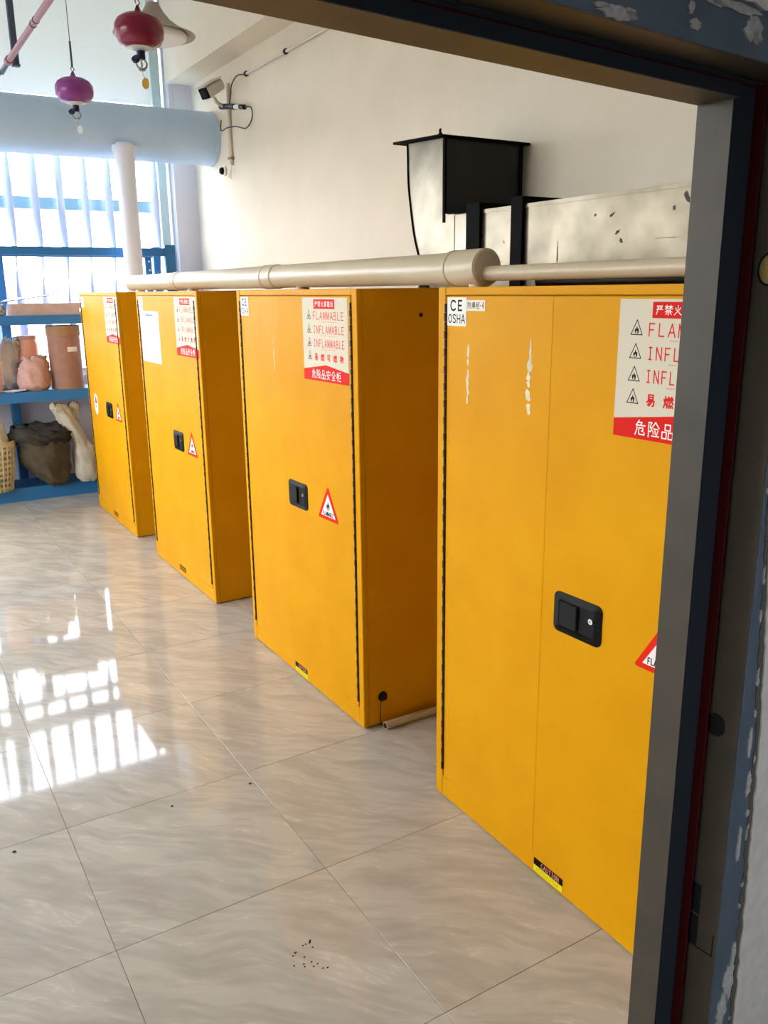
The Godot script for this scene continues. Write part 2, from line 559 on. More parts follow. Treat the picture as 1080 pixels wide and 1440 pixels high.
func make_materials() -> void:
	M.wall = mottled(Color(0.89, 0.85, 0.765), Color(0.915, 0.875, 0.795), 0.75, 0.01, 0.5, 0.0, 2)
	M.ceiling = plain(Color(0.88, 0.87, 0.84), 0.9)
	M.reveal = plain(Color(0.85, 0.84, 0.85), 0.8)
	M.grout = plain(Color(0.5, 0.46, 0.41), 0.8)
	M.yellow = mottled(Color(0.845, 0.585, 0.035), Color(0.875, 0.625, 0.05), 0.45, 0.006, 0.9, 0.0, 4)
	M.yellow.metallic_specular = 0.18
	M.hinge = plain(Color(0.2, 0.12, 0.03), 0.5, 0.3)
	M.gap = plain(Color(0.16, 0.1, 0.02), 0.8)
	M.black = plain(Color(0.025, 0.025, 0.025), 0.45)
	M.black_gloss = plain(Color(0.03, 0.03, 0.03), 0.4)
	M.black_gloss.metallic_specular = 0.25
	M.charcoal = plain(Color(0.07, 0.07, 0.07), 0.45)
	M.charcoal.metallic_specular = 0.3
	M.chrome = plain(Color(0.75, 0.74, 0.7), 0.25, 1.0)
	M.residue = plain(Color(0.9, 0.85, 0.72), 0.8)
	M.pvc = mottled(Color(0.755, 0.695, 0.575), Color(0.785, 0.73, 0.61), 0.35, 0.01, 1.0, 0.0, 8)
	M.pvc_line = plain(Color(0.6, 0.53, 0.42), 0.6)
	M.white_pipe = plain(Color(0.88, 0.9, 0.95), 0.5)
	M.duct_grey = mottled(Color(0.73, 0.84, 0.95), Color(0.76, 0.865, 0.97), 0.45, 0.01, 0.7, 0.0, 12)
	M.galv = galvanised()
	M.black_iron = plain(Color(0.05, 0.045, 0.04), 0.75)
	M.black_iron.metallic_specular = 0.2
	M.riser_shade = mottled(Color(0.05, 0.05, 0.048), Color(0.09, 0.09, 0.085), 0.5, 0.01, 1.5, 0.3, 21)  # near-black colour standing for the shade on the duct riser
	M.scratch = plain(Color(0.24, 0.22, 0.2), 0.7)
	M.frame_warm = mottled(Color(0.25, 0.224, 0.185), Color(0.29, 0.26, 0.215), 0.5, 0.012, 1.5, 0.0, 31)  # the frame's one paint, with the room's warm bounce put into it
	M.frame_cool = mottled(Color(0.215, 0.275, 0.335), Color(0.265, 0.325, 0.385), 0.5, 0.012, 1.5, 0.0, 32)  # the same paint, with the passage's cool light put into it
	M.plaster_gap = mottled(Color(0.12, 0.12, 0.1), Color(0.4, 0.38, 0.33), 0.95, 0.06, 6.0, 0.0, 44)
	M.rebate = plain(Color(0.105, 0.125, 0.15), 0.8)  # frame paint again, darkened for the shade in the step
	M.rebate.metallic_specular = 0.2
	M.seal = plain(Color(0.2, 0.03, 0.035), 0.8)
	M.seal.metallic_specular = 0.15
	M.hole = plain(Color(0.012, 0.012, 0.014), 0.9)
	M.foam = mottled(Color(0.62, 0.53, 0.3), Color(0.74, 0.66, 0.42), 0.9, 0.06, 8.0, 0.0, 41)
	M.plaster = mottled(Color(0.5, 0.5, 0.5), Color(0.64, 0.64, 0.63), 0.9, 0.04, 4.0, 0.0, 42)
	M.plaster_white = mottled(Color(0.645, 0.635, 0.615), Color(0.72, 0.71, 0.69), 0.85, 0.02, 2.0, 0.0, 43)
	M.rack = plain(Color(0.16, 0.46, 0.7), 0.5)
	M.rack_dark = plain(Color(0.11, 0.35, 0.57), 0.55)
	M.teal = plain(Color(0.24, 0.42, 0.5), 0.5)
	M.mullion = plain(Color(0.74, 0.82, 0.8), 0.5)
	M.win_frame = plain(Color(0.8, 0.82, 0.83), 0.5)
	M.grille = plain(Color(0.8, 0.85, 0.95), 0.4)
	M.frost = plain(Color(0.78, 0.8, 0.8), 0.8)
	M.frost.backlight_enabled = true
	M.frost.backlight = Color(0.65, 0.65, 0.63)
	M.glass = plain(Color(0.9, 0.96, 0.98, 0.06), 0.02)
	M.glass.transparency = BaseMaterial3D.TRANSPARENCY_ALPHA
	M.magenta = plain(Color(0.5, 0.02, 0.2), 0.22)
	M.purple = plain(Color(0.55, 0.23, 0.55), 0.22)  # the same red tank farther off, haze put into its colour
	M.collar = plain(Color(0.12, 0.14, 0.28), 0.4, 0.3)
	M.brass = plain(Color(0.62, 0.6, 0.56), 0.35, 0.8)
	M.tag_yellow = plain(Color(0.85, 0.66, 0.2), 0.6)
	M.tag_white = plain(Color(0.88, 0.9, 0.92), 0.6)
	M.wire = plain(Color(0.3, 0.3, 0.3), 0.5, 0.5)
	M.pink_pipe = plain(Color(0.62, 0.42, 0.47), 0.5)
	M.strut = plain(Color(0.3, 0.34, 0.42), 0.5, 0.2)
	M.lamp_shade = plain(Color(0.62, 0.58, 0.54), 0.6)
	M.lamp_white = plain(Color(0.9, 0.9, 0.88), 0.5)
	M.cctv = plain(Color(0.82, 0.79, 0.74), 0.4)
	M.conduit = plain(Color(0.86, 0.83, 0.77), 0.5)
	M.drum = mottled(Color(0.58, 0.43, 0.36), Color(0.64, 0.48, 0.41), 0.7, 0.01, 3.0, 0.0, 51)
	M.drum_lid = plain(Color(0.6, 0.46, 0.32), 0.65)
	M.bag_dark = mottled(Color(0.14, 0.14, 0.135), Color(0.23, 0.225, 0.21), 0.75, 0.012, 3.0, 0.0, 52)
	M.bag_olive = mottled(Color(0.27, 0.24, 0.18), Color(0.35, 0.31, 0.23), 0.7, 0.012, 3.0, 0.0, 53)
	M.bag_beige = mottled(Color(0.74, 0.71, 0.64), Color(0.83, 0.8, 0.72), 0.7, 0.02, 4.0, 0.0, 54)
	M.bag_pink = mottled(Color(0.74, 0.58, 0.54), Color(0.82, 0.67, 0.62), 0.6, 0.012, 3.0, 0.0, 55)
	M.bag_white = mottled(Color(0.86, 0.88, 0.89), Color(0.93, 0.94, 0.94), 0.45, 0.02, 4.0, 0.0, 56)
	M.bag_white.backlight_enabled = true
	M.bag_white.backlight = Color(0.5, 0.5, 0.5)
	M.orange = plain(Color(0.95, 0.72, 0.6), 0.4)
	M.orange.backlight_enabled = true
	M.orange.backlight = Color(0.4, 0.27, 0.2)
	M.card = mottled(Color(0.74, 0.64, 0.6), Color(0.81, 0.71, 0.67), 0.8, 0.01, 2.0, 0.0, 57)
	M.film = plain(Color(0.8, 0.82, 0.85), 0.35)
	M.board = plain(Color(0.34, 0.36, 0.37), 0.6)
	M.basket = plain(Color(0.82, 0.78, 0.62), 0.6)
	M.basket_dark = plain(Color(0.24, 0.22, 0.15), 0.8)
	M.tiles = []
	for k in 3:
		M.tiles.append(marble(11 + k * 7))

# ------------------------------------------------------------------ scene
func _ready() -> void:
	var cam := Camera3D.new()
	cam.name = "camera"
	add_child(cam)
	var yaw := 0.5444
	var pitch := -0.2567
	var roll := -0.0115
	var f := Vector3(sin(yaw) * cos(pitch), sin(pitch), -cos(yaw) * cos(pitch))
	var r := Vector3(cos(yaw), 0, sin(yaw))
	var u := r.cross(f)
	cam.transform = Transform3D(Basis(r * cos(roll) + u * sin(roll), -r * sin(roll) + u * cos(roll), -f), Vector3(-1.4567, 1.6449, 0.0))
	cam.fov = rad_to_deg(2.0 * atan(720.0 / 1190.455))
	cam.near = 0.05
	cam.far = 200.0
	cam.current = true

	var sky_mat := ProceduralSkyMaterial.new()   # an overcast sky
	sky_mat.sky_top_color = Color(0.95, 0.97, 1.0)
	sky_mat.sky_horizon_color = Color(0.97, 0.98, 1.0)
	sky_mat.ground_horizon_color = Color(0.8, 0.82, 0.84)
	sky_mat.ground_bottom_color = Color(0.5, 0.5, 0.5)
	sky_mat.sky_energy_multiplier = 1.0
	sky_mat.ground_energy_multiplier = 0.9
	var sky := Sky.new()
	sky.sky_material = sky_mat
	var env := Environment.new()
	env.background_mode = Environment.BG_SKY
	env.sky = sky
	env.background_energy_multiplier = 3.2
	env.tonemap_mode = Environment.TONE_MAPPER_LINEAR
	env.tonemap_exposure = 5.2
	env.sdfgi_enabled = true
	env.ssao_enabled = true
	env.ssil_enabled = true
	var we := WorldEnvironment.new()
	we.name = "world_environment"
	we.environment = env
	add_child(we)

	make_materials()
	make_prints()
	build_room()
	build_doorway()
	build_window()
	build_cabinets()
	build_pipes()
	build_steel_duct()
	build_rack()
	build_hanging()
	build_cctv()

# ------------------------------------------------------------------ room
func slab(lo: Vector3, hi: Vector3) -> ArrayMesh:
	return s_box(hi - lo, 0.0, (lo + hi) * 0.5).mesh()

func build_room() -> void:
	# floor: a bed of grout with separate polished tiles on it
	var fl := struct("floor", slab(Vector3(LEFT_X - 0.2, -0.15, -8.1), Vector3(3.2, -0.002, 2.7)), M.grout)
	var s := 0.6085
	var top := 0.0
	rng.seed = 77
	var variants := []
	for k in 6:
		variants.append([Vector2(rng.randf() * 0.5, rng.randf() * 0.5), M.tiles[k % 3]])
	for i in range(-5, 3):
		for j in range(-9, 4):
			var x0 := -0.503 + i * s
			var z0 := -2.54 + j * s
			var x1 := minf(x0 + s, WALL_X)
			var z1 := z0 + s
			z0 = maxf(z0, FAR_Z)
			if z1 - z0 < 0.05 or z0 > -0.8:
				continue
			var g := 0.0008
			var vr: Array = variants[rng.randi() % variants.size()]
			var t := s_box(Vector3(x1 - x0 - 2 * g, 0.012, z1 - z0 - 2 * g), 0.0005, Vector3((x0 + x1) / 2, top - 0.006 + rng.randf_range(-0.0002, 0.0002), (z0 + z1) / 2))
			for q in t.v.size():
				t.uv[q] = vr[0] + Vector2(t.v[q].x - x0, t.v[q].z - z0) / s * 0.5
			part("tile", t.mesh(), vr[1], fl)
	# specks and a scuff on the tiles
	rng.seed = 9
	for q in [[-0.519, -2.462, 0.006], [-0.79, -2.476, 0.005], [-1.273, -2.503, 0.006]]:
		part("speck", s_lathe([[q[2], 0.0], [q[2] * 0.8, 0.002], [0.0, 0.003]], 7).mesh(), M.black, fl, Vector3(q[0], 0.0004, q[1]))
	for k in 18:
		part("speck", s_lathe([[0.0028, 0.0], [0.0016, 0.0006], [0.0, 0.0008]], 6).mesh(), M.gap, fl, Vector3(-0.707 + rng.randf_range(-0.04, 0.04), 0.0004, -1.641 + rng.randf_range(-0.06, 0.06)), Vector3(0, rng.randf() * 3.0, 0))
	struct("ceiling", slab(Vector3(LEFT_X - 0.2, CEIL, -8.1), Vector3(WALL_X + 0.2, CEIL + 0.2, -0.2)), M.ceiling)
	struct("wall_right", slab(Vector3(WALL_X, -0.15, -8.0), Vector3(WALL_X + 0.2, CEIL, -0.95)), M.wall)
	# concrete beam along the head of the right wall
	struct("trim_beam", slab(Vector3(1.1, 3.375, FAR_Z - 0.02), Vector3(WALL_X + 0.01, CEIL + 0.01, -1.1)), M.wall)
	# far wall: sill wall, strip right of the window, head
	struct("wall_far_sill", slab(Vector3(LEFT_X - 0.2, -0.15, FAR_Z - 0.24), Vector3(WALL_X + 0.2, 0.95, FAR_Z)), M.reveal)
	struct("wall_far", slab(Vector3(1.115, 0.95, FAR_Z - 0.24), Vector3(WALL_X + 0.2, CEIL, FAR_Z)), M.reveal)
	struct("wall_far_head", slab(Vector3(LEFT_X - 0.2, 4.2, FAR_Z - 0.24), Vector3(1.115, CEIL, FAR_Z)), M.reveal)
	# left wall with an unseen window, added to light the cabinet fronts
	var lw := LEFT_X
	struct("wall_left", slab(Vector3(lw - 0.2, -0.15, FAR_Z - 0.24), Vector3(lw, 1.0, 0.1)), M.wall)
	struct("wall_left_head", slab(Vector3(lw - 0.2, 3.2, FAR_Z - 0.24), Vector3(lw, CEIL, 0.1)), M.wall)
	for z in [[FAR_Z - 0.24, -6.0], [-3.0, 0.1]]:
		struct("wall_left_pier", slab(Vector3(lw - 0.2, 1.0, z[0]), Vector3(lw, 3.2, z[1])), M.wall)
	var w := struct_root("added_window_2", Vector3(lw - 0.1, 1.0, -6.0))
	var d := 3.0
	for e in [[Vector3(0.06, 0.06, d), Vector3(0, 0.03, d / 2)], [Vector3(0.06, 0.06, d), Vector3(0, 2.17, d / 2)], [Vector3(0.06, 2.2, 0.06), Vector3(0, 1.1, 0.03)], [Vector3(0.06, 2.2, 0.06), Vector3(0, 1.1, d / 2)], [Vector3(0.06, 2.2, 0.06), Vector3(0, 1.1, d - 0.03)]]:
		part("window_frame", box(e[0], 0.006), M.win_frame, w, e[1])
	for h in 2:
		part("pane", box(Vector3(0.005, 2.08, d / 2 - 0.09)), M.glass, w, Vector3(0, 1.1, d * (0.25 + 0.5 * h)))

func build_doorway() -> void:
	# local axes: x along the wall to the right, y up, z towards the passage; the origin is the room-side edge of the right jamb
	var a := 0.1113
	var at := Vector3(-0.4226, 0, -0.86)
	var W := struct_root("wall_front", at, a)
	var wl := -1.5      # clear opening to the left
	var head := 1.886
	var n2 := 0.1135
	part("wall_panel", slab(Vector3(0.18, -0.15, 0.006), Vector3(3.2, CEIL, n2 - 0.004)), M.plaster_white, W)
	part("wall_panel", slab(Vector3(-4.6, -0.15, 0.006), Vector3(wl - 0.18, CEIL, n2 - 0.004)), M.plaster_white, W)
	part("wall_panel", slab(Vector3(wl - 0.18, head + 0.14, 0.006), Vector3(0.18, CEIL, n2 - 0.004)), M.plaster_white, W)
	var D := struct_root("door_1", at, a)
	# the rebated steel frame: stop, step, reveal, face
	var nA := 0.0535
	var uB := 0.0725
	var fw := 0.195
	part("door_stop", slab(Vector3(0.0, 0.0, 0.0), Vector3(fw, head + 0.13, nA)), M.frame_warm, D)
	part("door_stop", slab(Vector3(wl - fw, 0.0, 0.0), Vector3(wl, head + 0.13, nA)), M.frame_warm, D)
	part("door_stop", slab(Vector3(wl - 0.001, head, 0.0), Vector3(0.001, head + 0.13, nA + 0.008)), M.frame_warm, D)
	var face_b := slab(Vector3(uB, 0.0, nA - 0.002), Vector3(fw, head + 0.13, n2))
	part("jamb", face_b, M.frame_warm, D)
	part("jamb", slab(Vector3(wl - fw, 0.0, nA - 0.002), Vector3(wl - uB, head + 0.13, n2)), M.frame_warm, D)
	var hB := head + 0.026
	part("header", slab(Vector3(wl - uB - 0.001, hB, nA + 0.006), Vector3(uB + 0.001, head + 0.13, n2)), M.frame_warm, D)
	# painted outer faces, a skin of sheet steel
	part("face_plate", s_box(Vector3(fw - uB, head + 0.14, 0.003), 0.0008, Vector3((fw + uB) / 2, (head + 0.14) / 2, n2 + 0.0015)).mesh(), M.frame_cool, D)
	part("face_plate", s_box(Vector3(fw - wl + uB + 0.12, 0.115, 0.003), 0.0008, Vector3((wl + uB) / 2, hB + 0.0575, n2 + 0.0016)).mesh(), M.frame_cool, D)
	# step face of the rebate: frame paint darkened for its shade, and the red seal
	part("rebate_shade", slab(Vector3(0.001, 0.0, nA), Vector3(uB - 0.0005, hB - 0.001, nA + 0.0012)), M.rebate, D)
	part("door_seal", s_tube([Vector3(0.053, 0.0, nA + 0.002), Vector3(0.053, 1.0, nA + 0.002), Vector3(0.053, hB - 0.004, nA + 0.002)], 0.016, 10, 0.14).mesh(), M.seal, D)
	part("rebate_shade", slab(Vector3(wl, head + 0.001, nA + 0.008), Vector3(0.0, hB - 0.0005, nA + 0.009)), M.rebate, D)
	part("door_seal", s_tube([Vector3(wl - 0.04, head + 0.018, nA + 0.009), Vector3(-0.7, head + 0.018, nA + 0.009), Vector3(0.035, head + 0.018, nA + 0.009)], 0.0035, 8, 0.3).mesh(), M.seal, D)
	# lock hole, foam-filled hole and strike cut-outs on the reveal
	var reveal := func(y: float, n: float) -> Vector3: return Vector3(uB - 0.0006, y, n)
	part("bolt_hole", s_poly(rounded(0.033, 0.04, 0.0164, 8), Vector3(uB, 0.927, 0.0575), Vector3(0, 0, 1), Vector3(0, 1, 0), Vector3(-1, 0, 0), 0.0012).mesh(), M.hole, D)
	var ring_pts := []
	for k in 17:
		var t := TAU * k / 16
		ring_pts.append(Vector3(uB - 0.0008, 1.667 + 0.022 * sin(t), 0.0865 + 0.015 * cos(t)))
	part("hole_rim", tube(ring_pts, 0.0016, 6), M.hole, D)
	var blob := s_lathe([[0.0145, 0.0], [0.0135, 0.003], [0.008, 0.0055], [0.0, 0.006]], 18)
	var bl := part("foam_plug", blob.mesh(), M.foam, D, Vector3(uB + 0.002, 1.667, 0.0865), Vector3(0, 0, PI / 2))
	bl.scale = Vector3(1.45, 1, 1)
	for e in [[0.5805, 0.058], [0.5135, 0.062]]:
		part("strike_slot", slab(Vector3(uB - 0.0012, e[0], 0.059), Vector3(uB + 0.004, e[0] + e[1], 0.0775)), M.hole, D)
	part("cut_line", slab(Vector3(uB - 0.001, 0.5125, 0.078), Vector3(uB + 0.001, 0.5145, 0.108)), M.hole, D)
	part("cut_line", slab(Vector3(uB - 0.001, 0.5145, 0.1065), Vector3(uB + 0.001, 0.556, 0.1085)), M.hole, D)
	# rough plaster edge of the wall against the frame
	rng.seed = 12
	var pl := PackedVector2Array()
	var cr := PackedVector2Array()
	var lumps := [[-0.335, 1.919, 0.066, 0.014], [-0.312, 1.921, 0.02, 0.012], [-0.36, 1.9215, 0.03, 0.006], [-0.195, 1.93, 0.022, 0.013], [-0.205, 1.945, 0.012, 0.014], [-0.076, 1.944, 0.048, 0.03], [-0.066, 1.936, 0.02, 0.016], [-0.12, 1.961, 0.15, 0.011], [-0.16, 1.958, 0.05, 0.008], [0.12, 0.44, 0.034, 0.09], [0.108, 0.39, 0.036, 0.08], [0.1, 0.34, 0.036, 0.07], [0.128, 0.5, 0.016, 0.05], [0.115, 0.84, 0.016, 0.05], [0.105, 0.92, 0.012, 0.06], [0.105, 0.73, 0.012, 0.07]]
	var key := [[0.0, 0.158], [0.33, 0.152], [0.62, 0.143], [0.78, 0.137], [0.92, 0.131], [1.15, 0.106], [1.32, 0.087], [1.5, 0.086], [2.1, 0.09]]
	var y := 0.0
	while y < 2.05:
		var e := 0.1
		for k in key.size() - 1:
			if y >= key[k][0] and y <= key[k + 1][0]:
				e = lerpf(key[k][1], key[k + 1][1], (y - key[k][0]) / (key[k + 1][0] - key[k][0]))
		pl.append(Vector2(e + 0.002 + rng.randf_range(-0.0025, 0.0025), y))
		cr.append(Vector2(e - 0.01 + rng.randf_range(-0.004, 0.003), y))
		if rng.randf() < 0.3:
			lumps.append([e - 0.011 + rng.randf_range(-0.004, 0.004), y, rng.randf_range(0.004, 0.01), rng.randf_range(0.008, 0.024)])
		y += 0.0145
	pl.append(Vector2(0.9, 2.05)); pl.append(Vector2(0.9, 0.0))
	cr.append(Vector2(0.2, 2.05)); cr.append(Vector2(0.2, 0.0))
	part("plaster_skin", s_poly(pl, Vector3(0, 0, n2), Vector3.RIGHT, Vector3.UP, Vector3.BACK, 0.007).mesh(), M.plaster_white, W)
	part("plaster_edge", s_poly(cr, Vector3(0, 0, n2), Vector3.RIGHT, Vector3.UP, Vector3.BACK, 0.0045).mesh(), M.plaster_gap, W)
	var hp := PackedVector2Array()
	var x := wl - 0.3
	while x < 0.3:
		hp.append(Vector2(x, head + 0.083 + rng.randf_range(-0.003, 0.003)))
		x += 0.02
	hp.append(Vector2(0.3, CEIL)); hp.append(Vector2(wl - 0.3, CEIL))
	part("plaster_skin", s_poly(hp, Vector3(0, 0, n2), Vector3.RIGHT, Vector3.UP, Vector3.BACK, 0.007).mesh(), M.plaster_white, W)
	# plaster splashed on the painted faces; [x, y, width, height]
	for q in lumps:
		var poly := PackedVector2Array()
		for k in 22:
			var t := TAU * k / 22
			poly.append(Vector2(q[2] * 0.5 * cos(t), q[3] * 0.5 * sin(t)) * rng.randf_range(0.62, 1.12))
		part("plaster_splash", s_poly(poly, Vector3(q[0], q[1], n2 + 0.003), Vector3.RIGHT, Vector3.UP, Vector3.BACK, 0.0024).mesh(), M.plaster, D)
	# the passage the camera stands in
	var ce := 2.9
	struct("ceiling_passage", slab(Vector3(-5.0, ce, -0.8), Vector3(3.2, ce + 0.15, 2.7)), M.ceiling)
	struct("wall_passage_right", slab(Vector3(2.6, -0.15, -1.2), Vector3(2.8, ce + 0.1, 2.7)), M.plaster_white)
	for e in [[Vector3(-4.8, -0.15, 0.1), Vector3(-4.6, 1.0, 2.7)], [Vector3(-4.8, 2.3, 0.1), Vector3(-4.6, ce + 0.1, 2.7)], [Vector3(-4.8, 1.0, 0.1), Vector3(-4.6, 2.3, 0.6)], [Vector3(-4.8, 1.0, 2.0), Vector3(-4.6, 2.3, 2.7)]]:
		struct("wall_passage_left", slab(e[0], e[1]), M.plaster_white)
	var wl4 := struct_root("added_window_4", Vector3(-4.7, 1.0, 0.6))  # unseen window, added to light the reveal of the right jamb
	for e in [[Vector3(0.06, 0.05, 1.4), Vector3(0, 0.025, 0.7)], [Vector3(0.06, 0.05, 1.4), Vector3(0, 1.275, 0.7)], [Vector3(0.06, 1.3, 0.05), Vector3(0, 0.65, 0.025)], [Vector3(0.06, 1.3, 0.05), Vector3(0, 0.65, 1.375)]]:
		part("window_frame", box(e[0], 0.005), M.win_frame, wl4, e[1])
	part("pane", box(Vector3(0.005, 1.2, 1.3)), M.glass, wl4, Vector3(0, 0.65, 0.7))
	for e in [[Vector3(-4.8, -0.15, 2.4), Vector3(2.8, 1.1, 2.6)], [Vector3(-4.8, 2.1, 2.4), Vector3(2.8, ce + 0.1, 2.6)], [Vector3(-4.8, 1.1, 2.4), Vector3(-0.6, 2.1, 2.6)], [Vector3(0.9, 1.1, 2.4), Vector3(2.8, 2.1, 2.6)]]:
		struct("wall_passage_back", slab(e[0], e[1]), M.plaster_white)
	var w := struct_root("added_window_3", Vector3(-0.6, 1.1, 2.5))  # unseen window behind the camera, added to light the door frame
	for e in [[Vector3(1.5, 0.05, 0.06), Vector3(0.75, 0.025, 0)], [Vector3(1.5, 0.05, 0.06), Vector3(0.75, 0.975, 0)], [Vector3(0.05, 1.0, 0.06), Vector3(0.025, 0.5, 0)], [Vector3(0.05, 1.0, 0.06), Vector3(1.475, 0.5, 0)]]:
		part("window_frame", box(e[0], 0.005), M.win_frame, w, e[1])
	part("pane", box(Vector3(1.4, 0.9, 0.005)), M.glass, w, Vector3(0.75, 0.5, 0))

func build_window() -> void:
	var zc := FAR_Z - 0.12
	var w := struct_root("window_1", Vector3(0, 0.95, zc))
	var L := LEFT_X
	var R := 1.115
	var H := 3.25
	for e in [[L, R, 0.0, 0.06], [L, R, H - 0.06, H]]:
		part("window_frame", slab(Vector3(e[0], e[2], -0.04), Vector3(e[1], e[3], 0.04)), M.win_frame, w)
	for x in [L + 0.04, -3.3, -2.0, -0.72, 1.034]:
		part("mullion", slab(Vector3(x - 0.038, 0.06, -0.04), Vector3(x + 0.038, H - 0.06, 0.045)), M.mullion, w)
	part("mullion", slab(Vector3(R - 0.018, 0.06, -0.04), Vector3(R, H - 0.06, 0.04)), M.win_frame, w)
	var xs := [L + 0.08, -3.3, -2.0, -0.72, 1.034]
	for k in 4:
		var x0: float = xs[k] + 0.04
		var x1: float = xs[k + 1] - 0.04
		part("pane", slab(Vector3(x0, 0.06, -0.004), Vector3(x1, 2.2, 0.002)), M.glass, w)
		# the upper lights are frosted
		part("frosted_pane", slab(Vector3(x0, 2.262, -0.006), Vector3(x1, H - 0.06, 0.002)), M.frost, w)
	part("pane", slab(Vector3(1.073, 0.06, -0.004), Vector3(1.097, H - 0.06, 0.002)), M.glass, w)
	# teal rail outside the panes
	var rail := thing("guard_rail", "blue-green horizontal rail running behind the window bars, ending short of the right mullion", "rail", Vector3(0, 2.39, zc - 0.16))
	part("rail_bar", slab(Vector3(-4.4, -0.048, -0.03), Vector3(0.95, 0.048, 0.03)), M.teal, rail)
	part("rail_end", slab(Vector3(0.951, -0.05, -0.032), Vector3(0.965, 0.05, 0.032)), M.teal, rail)
	for x in [-4.3, -2.2, -0.8]:
		part("rail_bracket", slab(Vector3(x, -0.02, 0.03), Vector3(x + 0.04, 0.02, 0.12)), M.teal, rail)
	# twisted flat bars of the grille
	var gr := thing("window_grille", "pale row of twisted flat iron bars across the far window", "window grille", Vector3(0, 0.98, FAR_Z - 0.045))
	var bar := Soup.new()
	var n := 40
	var rings := []
	for i in n + 1:
		var t := float(i) / n
		var yy := t * 1.96
		var tw := PI * 0.5 * (1.0 - cos(TAU * (yy - 1.42) / 2.2))
		var ax := Vector3(cos(tw), 0, sin(tw))
		var az := Vector3(-sin(tw), 0, cos(tw))
		rings.append(PackedVector3Array([Vector3(0, yy, 0) + ax * 0.03 + az * 0.004, Vector3(0, yy, 0) - ax * 0.03 + az * 0.004, Vector3(0, yy, 0) - ax * 0.03 - az * 0.004, Vector3(0, yy, 0) + ax * 0.03 - az * 0.004]))
	var bm := s_rings(rings).mesh()
	for k in range(-13, 6):
		var x := -0.056 + 0.2 * k
		if x < 0.95:
			var b := part("bar", bm, M.grille, gr, Vector3(x, 0, 0))
			b.rotation.y = 0.3 * sin(k * 2.1)
	for e in [0.02, 1.94]:
		part("grille_rail", slab(Vector3(-4.5, e - 0.012, -0.012), Vector3(1.05, e + 0.012, 0.012)), M.grille, gr)

# ------------------------------------------------------------------ cabinets
# on a door: child print, its corners given along the front (s) and up (y); the door's own origin is its hinge line
func sticker(door: Node3D, called: String, mat: Material, s0: float, y0: float, s1: float, y1: float, pivot: float, x := -0.0004) -> MeshInstance3D:
	var poly := PackedVector2Array([Vector2(0, 0), Vector2(s1 - s0, 0), Vector2(s1 - s0, y1 - y0), Vector2(0, y1 - y0)])
	return part(called, s_poly(poly, Vector3(0, 0, 0), Vector3.BACK, Vector3.UP, Vector3.LEFT, 0.0007, Vector2.ZERO, Vector2(s1 - s0, y1 - y0)).mesh(), mat, door, Vector3(x, y0, s0 - pivot))

func triangle(door: Node3D, sc: float, y0: float, pivot: float, w := 0.155, h := 0.128) -> void:
	var poly := PackedVector2Array([Vector2(0.004, 0.0), Vector2(w - 0.004, 0.0), Vector2(w, 0.005), Vector2(w / 2 + 0.004, h), Vector2(w / 2 - 0.004, h), Vector2(0, 0.005)])
	part("hazard_triangle", s_poly(poly, Vector3.ZERO, Vector3.BACK, Vector3.UP, Vector3.LEFT, 0.0007, Vector2.ZERO, Vector2(w, h)).mesh(), M.triangle, door, Vector3(-0.0004, y0, sc - w / 2 - pivot))

func residue(door: Node3D, s: float, y0: float, y1: float, pivot: float, wide: float, seed_: int) -> void:
	rng.seed = seed_
	var sp := Soup.new()
	var y := y0
	while y < y1:
		var h := rng.randf_range(0.008, 0.03)
		var poly := PackedVector2Array()
		for k in 9:
			var t := TAU * k / 9
			poly.append(Vector2(cos(t) * wide * rng.randf_range(0.35, 1.0), sin(t) * h * rng.randf_range(0.5, 1.0)))
		var o := Vector3(-0.0002, y, s - pivot + rng.randf_range(-0.003, 0.003))
		sp.add(s_poly(poly, o, Vector3.BACK, Vector3.UP, Vector3.LEFT, 0.0006), Transform3D())
		y += h * rng.randf_range(0.9, 2.2)
	part("sticker_residue", sp.mesh(), M.residue, door).set_meta("label", "torn white sticker residue")

func hinge_mesh() -> ArrayMesh:
	var sp := Soup.new()
	var y := 0.105
	var k := 0
	while y < 1.6:
		var rr := 0.0062 if k % 2 == 0 else 0.0048
		sp.add(s_lathe_sharp([[0.0, 0.0], [rr, 0.0], [rr, 0.0235], [0.0, 0.0235]], 7), Transform3D(Basis(), Vector3(0, y, 0)))
		y += 0.025
		k += 1
	sp.add(s_box(Vector3(0.003, 1.5, 0.016), 0.0, Vector3(0.0035, 0.855, 0)), Transform3D())
	return sp.mesh()

